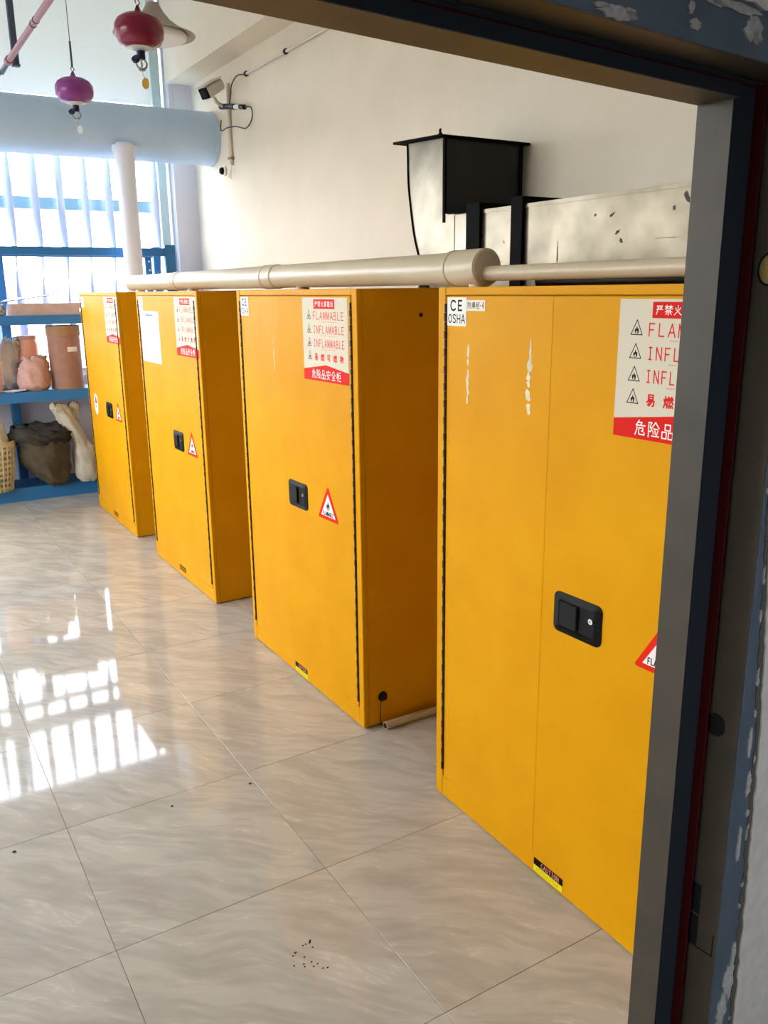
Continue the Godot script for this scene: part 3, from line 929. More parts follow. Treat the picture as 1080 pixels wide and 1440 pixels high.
func cabinet(label: String, far_z: float, seam: float, open: float, parts: Dictionary) -> Node3D:
	var t := thing("safety_cabinet", label, "cabinet", Vector3(0, 0, far_z), "yellow safety cabinets")
	var y0 := 0.004
	# body behind the front frame
	part("body", s_box(Vector3(CAB_D - 0.022, CAB_H - y0, CAB_W), 0.004, Vector3((CAB_D + 0.022) / 2, (CAB_H + y0) / 2, CAB_W / 2)).mesh(), M.yellow, t)
	var st := 0.037
	var door_lo := 0.078
	var door_hi := 1.626
	for sz in [st / 2, CAB_W - st / 2]:
		part("frame_stile", s_box(Vector3(0.022, CAB_H - y0, st), 0.0025, Vector3(0.011, (CAB_H + y0) / 2, sz)).mesh(), M.yellow, t)
	part("top_rail", s_box(Vector3(0.021, CAB_H - door_hi - 0.002, CAB_W - 2 * st), 0.0015, Vector3(0.0112, (CAB_H + door_hi + 0.002) / 2, CAB_W / 2)).mesh(), M.yellow, t)
	part("base_rail", s_box(Vector3(0.021, door_lo - 0.003 - y0, CAB_W - 2 * st), 0.0015, Vector3(0.0112, (door_lo - 0.003 + y0) / 2, CAB_W / 2)).mesh(), M.yellow, t)
	for e in [[0.06, 0.06], [0.06, CAB_W - 0.06], [CAB_D - 0.06, 0.06], [CAB_D - 0.06, CAB_W - 0.06]]:
		part("foot", s_lathe_sharp([[0.0, 0.0], [0.022, 0.0], [0.018, 0.006], [0.0, 0.006]], 12).mesh(), M.black, t, Vector3(e[0], 0.0, e[1]))
	# doors, each turned about its hinge line
	var hm := hinge_mesh()
	var th := 0.018
	var hl := st + 0.006
	var hr := CAB_W - st - 0.006
	var dl := seam - hl - 0.0012
	var dr := hr - seam - 0.0012
	var dh := door_hi - door_lo
	var left := part("door", s_box(Vector3(th, dh, dl), 0.002, Vector3(th / 2, door_lo + dh / 2, dl / 2 + 0.001)).mesh(), M.yellow, t, Vector3(0, 0, hl), Vector3(0, -open, 0))
	var right := part("door", s_box(Vector3(th, dh, dr), 0.002, Vector3(th / 2, door_lo + dh / 2, -dr / 2 - 0.001)).mesh(), M.yellow, t, Vector3(0, 0, hr), Vector3(0, open, 0))
	part("hinge", hm, M.hinge, left, Vector3(-0.001, 0, -0.003))
	part("hinge", hm, M.hinge, right, Vector3(-0.001, 0, 0.003))
	# sunk paddle latch: plate, cup, paddle, lock
	var hs: float = parts.get("handle", 0.553)
	var bz := rounded(0.162, 0.108, 0.017)
	var rim := Soup.new()
	rim.add(s_poly(bz, Vector3.ZERO, Vector3.BACK, Vector3.UP, Vector3.LEFT, 0.003), Transform3D())
	var outer := rounded(0.162, 0.108, 0.017)
	var inner := rounded(0.122, 0.074, 0.009)
	for k in outer.size():
		var k2 := (k + 1) % outer.size()
		var o0 := Vector3(-0.003, outer[k].y, outer[k].x)
		var o1 := Vector3(-0.003, outer[k2].y, outer[k2].x)
		var i0 := Vector3(-0.0068, inner[k].y + 0.017, inner[k].x + 0.02)
		var i1 := Vector3(-0.0068, inner[k2].y + 0.017, inner[k2].x + 0.02)
		rim.quad(o0, o1, i1, i0, FLAT)
		rim.quad(i0, i1, Vector3(-0.0031, i1.y, i1.z), Vector3(-0.0031, i0.y, i0.z), FLAT)
	part("handle_plate", rim.mesh(), M.black_gloss, right, Vector3(0, 0.786, hs - hr))
	part("handle_cup", s_poly(rounded(0.121, 0.073, 0.009), Vector3.ZERO, Vector3.BACK, Vector3.UP, Vector3.LEFT, 0.0008).mesh(), M.hole, right, Vector3(-0.003, 0.8035, hs + 0.0205 - hr))
	part("paddle", s_box(Vector3(0.009, 0.066, 0.062), 0.0022, Vector3(-0.0075, 0.84, hs + 0.056 - hr)).mesh(), M.charcoal, right)
	part("lock", s_lathe_sharp([[0.0, 0.0], [0.0085, 0.0], [0.0075, 0.004], [0.003, 0.004], [0.003, 0.0025], [0.0, 0.0025]], 16).mesh(), M.chrome, right, Vector3(-0.0035, 0.848, hs + 0.13 - hr), Vector3(0, 0, PI / 2))
	var sg: float = parts.get("sign", 0.685)
	sticker(right, "warning_sign", M.sign, sg, 1.318, sg + 0.335, 1.62, hr)
	triangle(right, parts.get("tri", 0.84), 0.786, hr)
	sticker(left, "approval_label", M.ce, 0.047, 1.543, 0.142, 1.622, hl)
	if parts.get("big_caution", false) or parts.has("caution_at"):
		var c := part("caution_label", s_poly(PackedVector2Array([Vector2(0, 0), Vector2(0.118, 0), Vector2(0.118, 0.042), Vector2(0, 0.042)]), Vector3.ZERO, Vector3.BACK, Vector3.UP, Vector3.LEFT, 0.0007, Vector2.ZERO, Vector2(0.118, 0.042)).mesh(), M.caution, t, Vector3(0.0, 0.012, parts.get("caution_at", 0.497)))
		c.set_meta("label", "black and yellow caution label")
	else:
		part("caution_label", s_poly(PackedVector2Array([Vector2(0, 0), Vector2(0.112, 0), Vector2(0.112, 0.03), Vector2(0, 0.03)]), Vector3.ZERO, Vector3.BACK, Vector3.UP, Vector3.LEFT, 0.0007, Vector2.ZERO, Vector2(0.112, 0.03)).mesh(), M.caution_small, t, Vector3(0.0, 0.036, 0.472))
	if parts.has("plug"):
		part("vent_plug", s_lathe_sharp([[0.0, 0.0], [0.022, 0.0], [0.02, 0.008], [0.01, 0.01], [0.01, 0.016], [0.0, 0.016]], 14).mesh(), M.black, t, Vector3(parts.plug[0], CAB_H, parts.plug[1]))
	if parts.has("id"):
		sticker(left, "number_label", M.id, 0.143, 1.586, 0.229, 1.615, hl).set_meta("label", "small number label ending in 4")
	if parts.has("sheet"):
		sticker(left, "inspection_sheet", M.sheet, 0.062, 1.248, 0.44, 1.54, hl).set_meta("label", "white ruled inspection sheet")
	if parts.has("diamond"):
		var e := PackedVector2Array()
		for k in 16:
			e.append(Vector2(0.055 + 0.055 * cos(TAU * k / 16), 0.08 + 0.08 * sin(TAU * k / 16)))
		part("hazard_label", s_poly(e, Vector3.ZERO, Vector3.BACK, Vector3.UP, Vector3.LEFT, 0.0007, Vector2.ZERO, Vector2(0.11, 0.16)).mesh(), M.diamond, left, Vector3(-0.0004, 0.76, 0.18 - hl))
	for q in parts.get("residue", []):
		residue(left, q[0], q[1], q[2], hl, q[3], int(q[1] * 1000))
	if parts.has("side_knob"):
		var kn := part("ground_terminal", s_lathe_sharp([[0.0, 0.0], [0.02, 0.0], [0.02, 0.004], [0.009, 0.005], [0.009, 0.02], [0.0, 0.02]], 14).mesh(), M.black, t, Vector3(0.083, 0.12, CAB_W), Vector3(PI / 2, 0, 0))
		kn.set_meta("label", "dark earthing terminal on the side panel")
		part("ground_wire", tube(curve([Vector3(0.078, 0.12, CAB_W + 0.012), Vector3(0.066, 0.1, CAB_W + 0.014), Vector3(0.066, 0.05, CAB_W + 0.01), Vector3(0.068, 0.006, CAB_W + 0.012)]), 0.0016, 6), M.black, t)
		part("side_screw", s_lathe([[0.008, 0.0], [0.007, 0.003], [0.0, 0.004]], 10).mesh(), M.charcoal, t, Vector3(0.262, 1.557, CAB_W), Vector3(PI / 2, 0, 0))
	return t

func build_cabinets() -> void:
	cabinet("nearest yellow safety cabinet, partly behind the door frame, with a numbered white label", -2.087, 0.505, 0.03, {"big_caution": true, "id": true, "handle": 0.554, "sign": 0.716, "tri": 0.9, "residue": [[0.152, 1.34, 1.53, 0.0075, 0], [0.421, 1.345, 1.46, 0.012, 0], [0.424, 1.47, 1.512, 0.006, 0]]})
	cabinet("second yellow safety cabinet from the door frame, dark terminal and wire low on its side", -3.65, 0.468, 0.03, {"handle": 0.513, "sign": 0.684, "residue": [[0.405, 1.34, 1.47, 0.004, 0]], "side_knob": true, "caution_at": 0.47, "plug": [0.295, 1.05]})
	cabinet("yellow safety cabinet with a ruled white paper sheet on its left door", -5.256, 0.522, 0.012, {"handle": 0.57, "sign": 0.73, "sheet": true, "tri": 0.866})
	cabinet("farthest yellow safety cabinet, next to the blue rack, with an oval hazard sticker", -6.79, 0.5, 0.008, {"handle": 0.562, "sign": 0.745, "tri": 0.872, "diamond": true})

# ------------------------------------------------------------------ plastic pipes and the round duct
func build_pipes() -> void:
	var R := 0.0475
	var X := 0.13
	var Y := 1.705
	var p := thing("exhaust_pipe", "thick cream plastic pipe lying along the tops of the cabinets, with an end cap", "pipe", Vector3(X, Y, 0))
	for e in [[-2.16, -3.5], [-3.55, -4.8], [-4.83, -5.75]]:
		part("pipe_run", tube([Vector3(0, 0, e[0]), Vector3(0, 0, (e[0] + e[1]) / 2), Vector3(0, 0, e[1])], R, 28), M.pvc, p)
	# couplings: sleeves with raised rims
	var sleeve := func(len: float, rr: float, capped: bool) -> ArrayMesh:
		var pr := [[0.0, 0.0], [rr - 0.004, 0.0], [rr, 0.004], [rr, 0.02], [rr - 0.0025, 0.022], [rr - 0.0025, 0.036], [rr, 0.038], [rr, len - 0.005], [rr - 0.006, len], [0.0, len + (0.001 if capped else 0.0)]]
		return s_lathe_sharp(pr, 32).mesh()
	part("end_cap", sleeve.call(0.17, 0.0535, true), M.pvc, p, Vector3(0, 0, -2.195), Vector3(PI / 2, 0, 0))
	part("coupling", sleeve.call(0.13, 0.0515, false), M.pvc, p, Vector3(0, 0, -3.6), Vector3(PI / 2, 0, 0))
	part("coupling", sleeve.call(0.08, 0.051, false), M.pvc, p, Vector3(0, 0, -4.86), Vector3(PI / 2, 0, 0))
	part("pipe_end", s_lathe([[0.0475, 0.0], [0.0475, 0.05], [0.045, 0.075], [0.03, 0.092], [0.0, 0.096]], 24).mesh(), M.pvc, p, Vector3(0, 0, -5.72), Vector3(-PI / 2, 0, 0))
	for z in [-2.065, -3.25, -4.6, -5.6]:
		part("stub_pipe", s_lathe_sharp([[0.0, 0.0], [0.03, 0.0], [0.03, 0.008], [0.022, 0.01], [0.022, 0.03], [0.0, 0.03]], 18).mesh(), M.pvc, p, Vector3(0, CAB_H - Y - 0.0005, z))
	var th := thing("branch_pipe", "thin cream plastic pipe running on from the thick pipe's end cap towards the doorway", "pipe", Vector3(X, 1.687, 0))
	part("pipe_run", tube([Vector3(0, 0, -2.03), Vector3(0, 0, -1.5), Vector3(0, 0, -0.96)], 0.021, 20), M.pvc, th)
	var fp := thing("floor_pipe", "short thin cream pipe lying on the floor beside the second cabinet", "pipe", Vector3(0.07, 0.0155, -2.53))
	part("pipe_run", tube([Vector3(0, 0, 0), Vector3(0.25, 0, 0), Vector3(0.62, 0, 0)], 0.0155, 16), M.pvc, fp)
	part("pipe_bore", s_lathe_sharp([[0.0, 0.0], [0.011, 0.0], [0.011, 0.001], [0.0, 0.001]], 14).mesh(), M.hole, fp, Vector3(-0.0004, 0, 0), Vector3(0, 0, PI / 2))
	var ho := thing("rubber_hose", "black rubber hose lying on top of the nearest cabinet under the thin pipe", "hose", Vector3(0.3, 1.662, 0))
	part("hose_run", tube(curve([Vector3(0.0, 0, -2.0), Vector3(0.01, 0, -1.8), Vector3(-0.01, 0.001, -1.55), Vector3(0.02, 0, -1.4)]), 0.012, 10), M.black, ho)
	# big round duct under the frosted lights
	var du := thing("round_duct", "large pale blue-grey round duct crossing in front of the far window", "duct", Vector3(0, 2.885, -7.32))
	part("duct_run", tube([Vector3(LEFT_X + 0.01, 0, 0), Vector3(-1.5, 0, 0), Vector3(WALL_X - 0.004, 0, 0)], 0.208, 40), M.duct_grey, du)
	part("wall_collar", s_lathe_sharp([[0.0, 0.0], [0.214, 0.0], [0.214, 0.03], [0.0, 0.03]], 40).mesh(), M.duct_grey, du, Vector3(WALL_X - 0.034, 0, 0), Vector3(0, 0, -PI / 2))
	var dp := thing("drop_pipe", "white vertical pipe dropping from the round duct behind the farthest cabinet", "pipe", Vector3(0.535, 0, -7.17))
	part("pipe_run", tube([Vector3(0, 0, 0), Vector3(0, 1.4, 0), Vector3(0, 2.78, 0)], 0.074, 28), M.white_pipe, dp)
	part("saddle", s_lathe([[0.075, 0.0], [0.077, 0.07], [0.083, 0.12], [0.094, 0.15], [0.1, 0.18]], 28).mesh(), M.white_pipe, dp, Vector3(0, 2.58, 0))

# ------------------------------------------------------------------ rectangular steel duct
func build_steel_duct() -> void:
	var Xd := 0.85
	var D := 0.43
	var d := thing("steel_duct", "rectangular silver sheet-metal duct with an upturned flanged elbow above the cabinets", "duct", Vector3(Xd, 1.53, 0))
	var top := 0.432
	part("duct_run", s_box(Vector3(D, top, 2.1), 0.004, Vector3(D / 2, top / 2, -2.14)).mesh(), M.galv, d)
	# elbow and riser: one profile (z, y) swept across the depth
	var pr := PackedVector2Array()
	pr.append(Vector2(-3.18, 0.0))
	pr.append(Vector2(-3.18, top))
	pr.append(Vector2(-3.235, top + 0.002))
	pr.append(Vector2(-3.262, top + 0.012))
	pr.append(Vector2(-3.265, 0.755))
	pr.append(Vector2(-3.558, 0.77))
	pr.append(Vector2(-3.552, 0.6))
	pr.append(Vector2(-3.534, 0.49))
	pr.append(Vector2(-3.505, 0.365))
	pr.append(Vector2(-3.46, 0.255))
	pr.append(Vector2(-3.4, 0.14))
	pr.append(Vector2(-3.31, 0.05))
	pr.append(Vector2(-3.22, 0.0))
	part("elbow", s_poly(pr, Vector3(D, 0, 0), Vector3.BACK, Vector3.UP, Vector3.LEFT, D).mesh(), M.galv, d)
	# shade on the riser's near side, painted as a dark panel; folded rims, flange
	part("shade_panel", slab(Vector3(0.004, top + 0.004, -3.268), Vector3(D + 0.002, 0.758, -3.2585)), M.riser_shade, d)
	part("corner_rim", slab(Vector3(-0.004, top - 0.03, -3.271), Vector3(0.008, 0.76, -3.256)), M.black_iron, d)
	part("corner_rim", slab(Vector3(D - 0.01, top, -3.268), Vector3(D + 0.006, 0.76, -3.252)), M.black_iron, d)
	var seam_pts := []
	for q in [[-3.558, 0.77], [-3.552, 0.6], [-3.534, 0.49], [-3.505, 0.365], [-3.46, 0.255], [-3.4, 0.14]]:
		seam_pts.append(Vector3(-0.002, q[1], q[0]))
	part("seam_bead", tube(curve(seam_pts, 4), 0.0045, 8), M.black_iron, d)
	var fl := Soup.new()
	fl.add(s_box(Vector3(D + 0.075, 0.011, 0.395), 0.003), Transform3D(Basis(Vector3(1, 0, 0), 0.051), Vector3(D / 2, 0.768, -3.435)))
	part("flange", fl.mesh(), M.black_iron, d)
	for e in [[0.02, -3.27], [0.03, -3.29]]:
		part("flange_bolt", s_lathe_sharp([[0.0, 0.0], [0.008, 0.0], [0.008, 0.012], [0.004, 0.013], [0.004, 0.03], [0.0, 0.03]], 8).mesh(), M.black_iron, d, Vector3(e[0] - 0.03, 0.763, e[1] - 0.01))
	part("seam_fold", slab(Vector3(-0.003, top - 0.012, -3.05), Vector3(0.006, top + 0.003, -1.1)), M.galv, d)
	# scratches and grime on the sheet
	rng.seed = 31
	for q in [[-2.25, 0.36, 0.035, 0.012], [-2.33, 0.365, 0.014, 0.012], [-2.22, 0.3, 0.035, 0.014], [-1.93, 0.39, 0.02, 0.05], [-1.98, 0.36, 0.018, 0.02], [-2.2, 0.27, 0.018, 0.02], [-2.0, 0.27, 0.13, 0.003], [-2.52, 0.24, 0.008, 0.1], [-2.98, 0.33, 0.016, 0.016], [-2.84, 0.3, 0.008, 0.018]]:
		var poly := PackedVector2Array()
		for k in 12:
			var t := TAU * k / 12
			poly.append((Vector2(q[2] * 0.5 * cos(t), q[3] * 0.5 * sin(t)) * rng.randf_range(0.45, 1.1)).rotated(0.5 if q[2] < 0.1 and q[3] < 0.06 else 0.0))
		part("scuff", s_poly(poly, Vector3(0, q[1], q[0]), Vector3.BACK, Vector3.UP, Vector3.LEFT, 0.0005).mesh(), M.scratch, d)
	# black angle-iron hangers round the run
	for k in 2:
		var z: float = [-3.03, -2.745][k]
		var wd: float = [0.095, 0.07][k]
		var b := thing("duct_bracket", ["black iron bracket holding the steel duct close to its elbow, far one of two", "black iron bracket holding the steel duct's straight run, near one of two"][k], "bracket", Vector3(Xd - 0.012, 1.2, z), "duct brackets")
		part("front_leg", s_box(Vector3(0.012, 0.8 - 0.005 * k, wd), 0.002, Vector3(0, 0.395, 0)).mesh(), M.black_iron, b)
		part("top_bar", s_box(Vector3(0.48, 0.03, 0.03), 0.002, Vector3(0.24, 0.781, 0)).mesh(), M.black_iron, b)
		part("bottom_bar", s_box(Vector3(0.48, 0.03, 0.03), 0.002, Vector3(0.24, 0.313, 0)).mesh(), M.black_iron, b)

# ------------------------------------------------------------------ rack and what lies on it
func build_rack() -> void:
	var zf := -7.3
	var zb := -7.68
	var L := -1.75
	var Rr := 0.93
	var rk := thing("storage_rack", "blue steel storage rack standing below the far window", "rack", Vector3(0, 0, 0))
	for y in [[0.0, 0.11], [0.8, 0.886], [1.408, 1.48], [1.938, 2.002]]:
		part("beam", slab(Vector3(L, y[0], zf - 0.03), Vector3(Rr - 0.09, y[1], zf)), M.rack, rk)
		part("beam", slab(Vector3(L, y[0], zb), Vector3(Rr - 0.09, y[1], zb + 0.03)), M.rack, rk)
		if y[1] < 1.9:
			part("shelf_board", slab(Vector3(L, y[1] - 0.02, zb + 0.031), Vector3(Rr - 0.09, y[1] - 0.002, zf - 0.031)), M.rack_dark, rk)
	var holes := func(p: MeshInstance3D, w: float) -> void:
		for k in 24:
			part("post_hole", s_lathe_sharp([[0.0, 0.0], [0.008, 0.0], [0.008, 0.001], [0.0, 0.001]], 8).mesh(), M.lamp_white, p, Vector3(w, 1.88 - k * 0.075, 0.0), Vector3(PI / 2, 0, 0))
	for e in [[Rr - 0.045, zf + 0.004, 0.088, 2.03], [Rr - 0.045, zb, 0.06, 2.03], [L + 0.03, zf, 0.06, 2.03], [L + 0.03, zb, 0.06, 2.03], [-0.41, zb, 0.07, 2.0]]:
		part("post", s_box(Vector3(e[2], e[3], 0.05), 0.003, Vector3(e[0], e[3] / 2, e[1] - 0.02)).mesh(), M.rack, rk)
	var hp := part("post", s_box(Vector3(0.055, 1.93, 0.03), 0.003, Vector3(0, 0, 0)).mesh(), M.rack, rk, Vector3(0.706, 0.965, zf - 0.046))
	for k in 12:
		part("post_hole", s_lathe_sharp([[0.0, 0.0], [0.009, 0.0], [0.009, 0.001], [0.0, 0.001]], 8).mesh(), M.lamp_white, hp, Vector3(0.004, 0.93 - k * 0.07, 0.0148), Vector3(PI / 2, 0, 0))
	# fibre drum
	var s2 := 0.886
	var dr := thing("fibre_drum", "tall brown fibre drum with a small white label on the middle shelf", "drum", Vector3(-0.022, s2, -7.42))
	part("drum_body", s_lathe_sharp([[0.0, 0.0], [0.122, 0.0], [0.127, 0.008], [0.127, 0.44], [0.0, 0.44]], 36).mesh(), M.drum, dr)
	part("drum_lid", s_lathe_sharp([[0.0, 0.425], [0.131, 0.425], [0.133, 0.43], [0.133, 0.5], [0.129, 0.508], [0.12, 0.508], [0.118, 0.502], [0.0, 0.502]], 36).mesh(), M.drum_lid, dr)
	part("drum_rim", s_lathe_sharp([[0.12, 0.0], [0.13, 0.0], [0.13, 0.014], [0.12, 0.014]], 36).mesh(), M.drum_lid, dr)
	var lb := Soup.new()
	for k in 6:
		var a0 := deg_to_rad(-18 + k * 6.5) - PI / 2 + 0.3
		var a1 := deg_to_rad(-18 + (k + 1) * 6.5) - PI / 2 + 0.3
		lb.quad(Vector3(cos(a0) * 0.1278, 0.3, -sin(a0) * 0.1278), Vector3(cos(a1) * 0.1278, 0.3, -sin(a1) * 0.1278), Vector3(cos(a1) * 0.1278, 0.338, -sin(a1) * 0.1278), Vector3(cos(a0) * 0.1278, 0.338, -sin(a0) * 0.1278))
	part("drum_label", lb.mesh(), M.tag_white, dr)
	# bags on the middle shelf
	var pk := thing("paper_bag", "creased pinkish bag slumped beside the fibre drum", "bag", Vector3(-0.285, s2, -7.39))
	part("bag_body", s_bag([[Vector3(0, 0.0, 0), 0.09, 0.06], [Vector3(0, 0.03, 0), 0.125, 0.085], [Vector3(0.0, 0.14, 0), 0.13, 0.08], [Vector3(0.01, 0.23, 0), 0.1, 0.06], [Vector3(0.012, 0.27, 0.005), 0.1, 0.03]], 4, 0.012).mesh(), M.bag_pink, pk)
	var ob := thing("orange_jar", "translucent orange plastic jar standing behind the pinkish bag", "jar", Vector3(-0.285, s2, -7.56))
	part("jar_body", s_lathe([[0.075, 0.0], [0.085, 0.02], [0.085, 0.36], [0.07, 0.4]], 24).mesh(), M.orange, ob)
	part("jar_lid", s_lathe_sharp([[0.0, 0.398], [0.075, 0.398], [0.075, 0.43], [0.0, 0.43]], 24).mesh(), M.bag_pink, ob)
	var wb := thing("plastic_bag", "crumpled white plastic bag left of the pinkish bag on the middle shelf", "bag", Vector3(-0.465, s2, -7.52))
	part("bag_body", s_bag([[Vector3(0, 0.0, 0), 0.06, 0.05], [Vector3(0, 0.05, 0), 0.09, 0.08], [Vector3(0.0, 0.2, 0), 0.085, 0.075], [Vector3(0.03, 0.33, 0), 0.075, 0.06], [Vector3(0.05, 0.4, 0), 0.05, 0.04]], 8, 0.022).mesh(), M.bag_white, wb)
	var oc := thing("orange_canister", "orange-pink plastic canister at the left edge of the middle shelf", "canister", Vector3(-0.63, s2, -7.38))
	part("canister_body", s_lathe([[0.09, 0.0], [0.1, 0.02], [0.1, 0.38], [0.08, 0.43], [0.045, 0.45], [0.045, 0.49]], 24).mesh(), M.orange, oc)
	part("canister_cap", s_lathe_sharp([[0.0, 0.488], [0.05, 0.488], [0.05, 0.525], [0.0, 0.525]], 20).mesh(), M.lamp_white, oc)
	var pp := thing("paper_scrap", "white crumpled paper hanging over the middle shelf edge", "paper", Vector3(-0.47, s2 + 0.002, -7.33))
	part("sheet", crumple(0.2, 0.09, 0.012, 6).mesh(), M.tag_white, pp)
	# flat stack on the upper shelf
	var s3 := 1.48
	var bd := thing("cardboard_bundle", "flat bundle of folded pinkish cardboard on the upper shelf", "cardboard", Vector3(-0.15, s3, -7.43))
	for k in 4:
		part("folded_board", s_poly(rounded(0.54 - 0.012 * (k % 2), 0.2, 0.014), Vector3(-0.27 + 0.004 * k, 0.0 + k * 0.0228, 0.1), Vector3.RIGHT, Vector3(0, 0, -1), Vector3.UP, 0.0225).mesh(), M.card, bd)
	var fm := thing("plastic_film", "wrinkled clear plastic film at the left end of the cardboard bundle", "film", Vector3(-0.5, s3, -7.42))
	part("film_body", s_bag([[Vector3(0, 0.0, 0), 0.05, 0.06], [Vector3(0, 0.03, 0), 0.06, 0.08], [Vector3(0.0, 0.09, 0), 0.05, 0.06]], 15, 0.012, 22).mesh(), M.film, fm)
	var bo := thing("clipboard", "thin grey board with white papers lying on the cardboard bundle", "board", Vector3(-0.24, s3 + 0.094, -7.4))
	part("board", s_box(Vector3(0.46, 0.006, 0.2), 0.002).mesh(), M.board, bo, Vector3(0, 0.04, 0), Vector3(0, 0, 0.13))
	part("papers", crumple(0.3, 0.18, 0.008, 3).mesh(), M.tag_white, bo, Vector3(-0.06, 0.034, 0.0), Vector3(0, 0, 0.13))
	# sacks on the bottom shelf
	var b0 := 0.11
	var dk := thing("dark_sack", "large dark grey-brown sack slumped on the bottom shelf with its mouth folded over", "sack", Vector3(-0.27, b0, -7.34))
	part("sack_body", s_bag([[Vector3(0.06, 0.0, 0.06), 0.05, 0.05], [Vector3(0.045, 0.04, 0.04), 0.11, 0.1], [Vector3(0.0, 0.17, 0.02), 0.17, 0.13], [Vector3(-0.01, 0.32, 0.0), 0.2, 0.14], [Vector3(-0.025, 0.42, 0.0), 0.22, 0.13]], 21, 0.02, 32, 5, false).mesh(), M.bag_olive, dk)
	part("sack_mouth", s_bag([[Vector3(-0.02, 0.35, 0.0), 0.222, 0.145], [Vector3(-0.03, 0.42, 0.005), 0.24, 0.15], [Vector3(-0.03, 0.47, 0.0), 0.225, 0.11], [Vector3(-0.03, 0.5, -0.02), 0.18, 0.07]], 27, 0.018, 32).mesh(), M.bag_dark, dk)
	var bs := thing("beige_sack", "tall beige woven sack with a twisted neck leaning beside the farthest cabinet", "sack", Vector3(0.06, b0, -7.33))
	part("sack_body", s_bag([[Vector3(-0.02, 0.0, 0.04), 0.05, 0.04], [Vector3(-0.02, 0.05, 0.02), 0.1, 0.09], [Vector3(-0.02, 0.17, 0.0), 0.11, 0.1], [Vector3(-0.03, 0.27, 0.0), 0.095, 0.08], [Vector3(-0.055, 0.35, 0.0), 0.06, 0.05], [Vector3(-0.11, 0.46, 0.01), 0.075, 0.045], [Vector3(-0.17, 0.58, 0.02), 0.075, 0.035], [Vector3(-0.21, 0.66, 0.03), 0.055, 0.03]], 33, 0.014, 28).mesh(), M.bag_beige, bs)
	part("sack_tie", s_bag([[Vector3(-0.05, 0.5, -0.03), 0.03, 0.02], [Vector3(-0.08, 0.58, -0.03), 0.05, 0.02], [Vector3(-0.06, 0.66, -0.03), 0.04, 0.02]], 39, 0.012, 20).mesh(), M.bag_beige, bs)
	# basket
	var bk := thing("plastic_basket", "cream plastic lattice basket at the left edge of the bottom shelf", "basket", Vector3(-0.7, b0, -7.36))
	part("basket_floor", s_lathe_sharp([[0.0, 0.0], [0.15, 0.0], [0.15, 0.006], [0.0, 0.006]], 28).mesh(), M.basket, bk)
	for k in 8:
		var y := 0.02 + k * 0.044
		var rr := 0.152 + y * 0.13
		part("basket_hoop", s_lathe_sharp([[rr - 0.003, y], [rr + 0.003, y], [rr + 0.006, y + 0.021], [rr, y + 0.021], [rr - 0.003, y]], 28).mesh(), M.basket, bk)
	var rib := Soup.new()
	for k in 28:
		var a := TAU * k / 28
		rib.add(s_tube([Vector3(0.152 * cos(a), 0.0, 0.152 * sin(a)), Vector3(0.2 * cos(a), 0.37, 0.2 * sin(a))], 0.0075, 6), Transform3D())
	part("basket_rib", rib.mesh(), M.basket, bk)
	part("basket_rim", s_lathe_sharp([[0.196, 0.365], [0.21, 0.365], [0.212, 0.4], [0.196, 0.4], [0.196, 0.365]], 28).mesh(), M.basket, bk)
	var bw := thing("white_sack", "white bag filling the cream basket on the bottom shelf", "bag", Vector3(-0.7, b0 + 0.02, -7.36))
	part("bag_body", s_bag([[Vector3(0, 0.0, 0), 0.1, 0.1], [Vector3(0, 0.1, 0), 0.125, 0.125], [Vector3(0, 0.3, 0), 0.15, 0.15], [Vector3(0.0, 0.42, 0), 0.16, 0.14], [Vector3(0.03, 0.5, 0), 0.11, 0.1], [Vector3(0.05, 0.56, 0), 0.05, 0.05]], 45, 0.02).mesh(), M.bag_white, bw)

func crumple(w: float, d: float, amp: float, seed_: int) -> Soup:
	var n := FastNoiseLite.new()
	n.seed = seed_
	n.frequency = 9.0
	var s := Soup.new()
	var k := 10
	var P := func(i: int, j: int, off: float) -> Vector3:
		var x := (float(i) / k - 0.5) * w
		var z := (float(j) / k - 0.5) * d
		return Vector3(x, amp + n.get_noise_2d(x, z) * amp + off - maxf(0.0, z - d * 0.3) * 0.2, z)
	for i in k:
		for j in k:
			for off in [0.0, -0.0012]:
				var q := [P.call(i, j, off), P.call(i + 1, j, off), P.call(i + 1, j + 1, off), P.call(i, j + 1, off)]
				if off < 0.0:
					q.reverse()
				s.quad(q[0], q[1], q[2], q[3], 1 if off == 0.0 else 2)
	return s

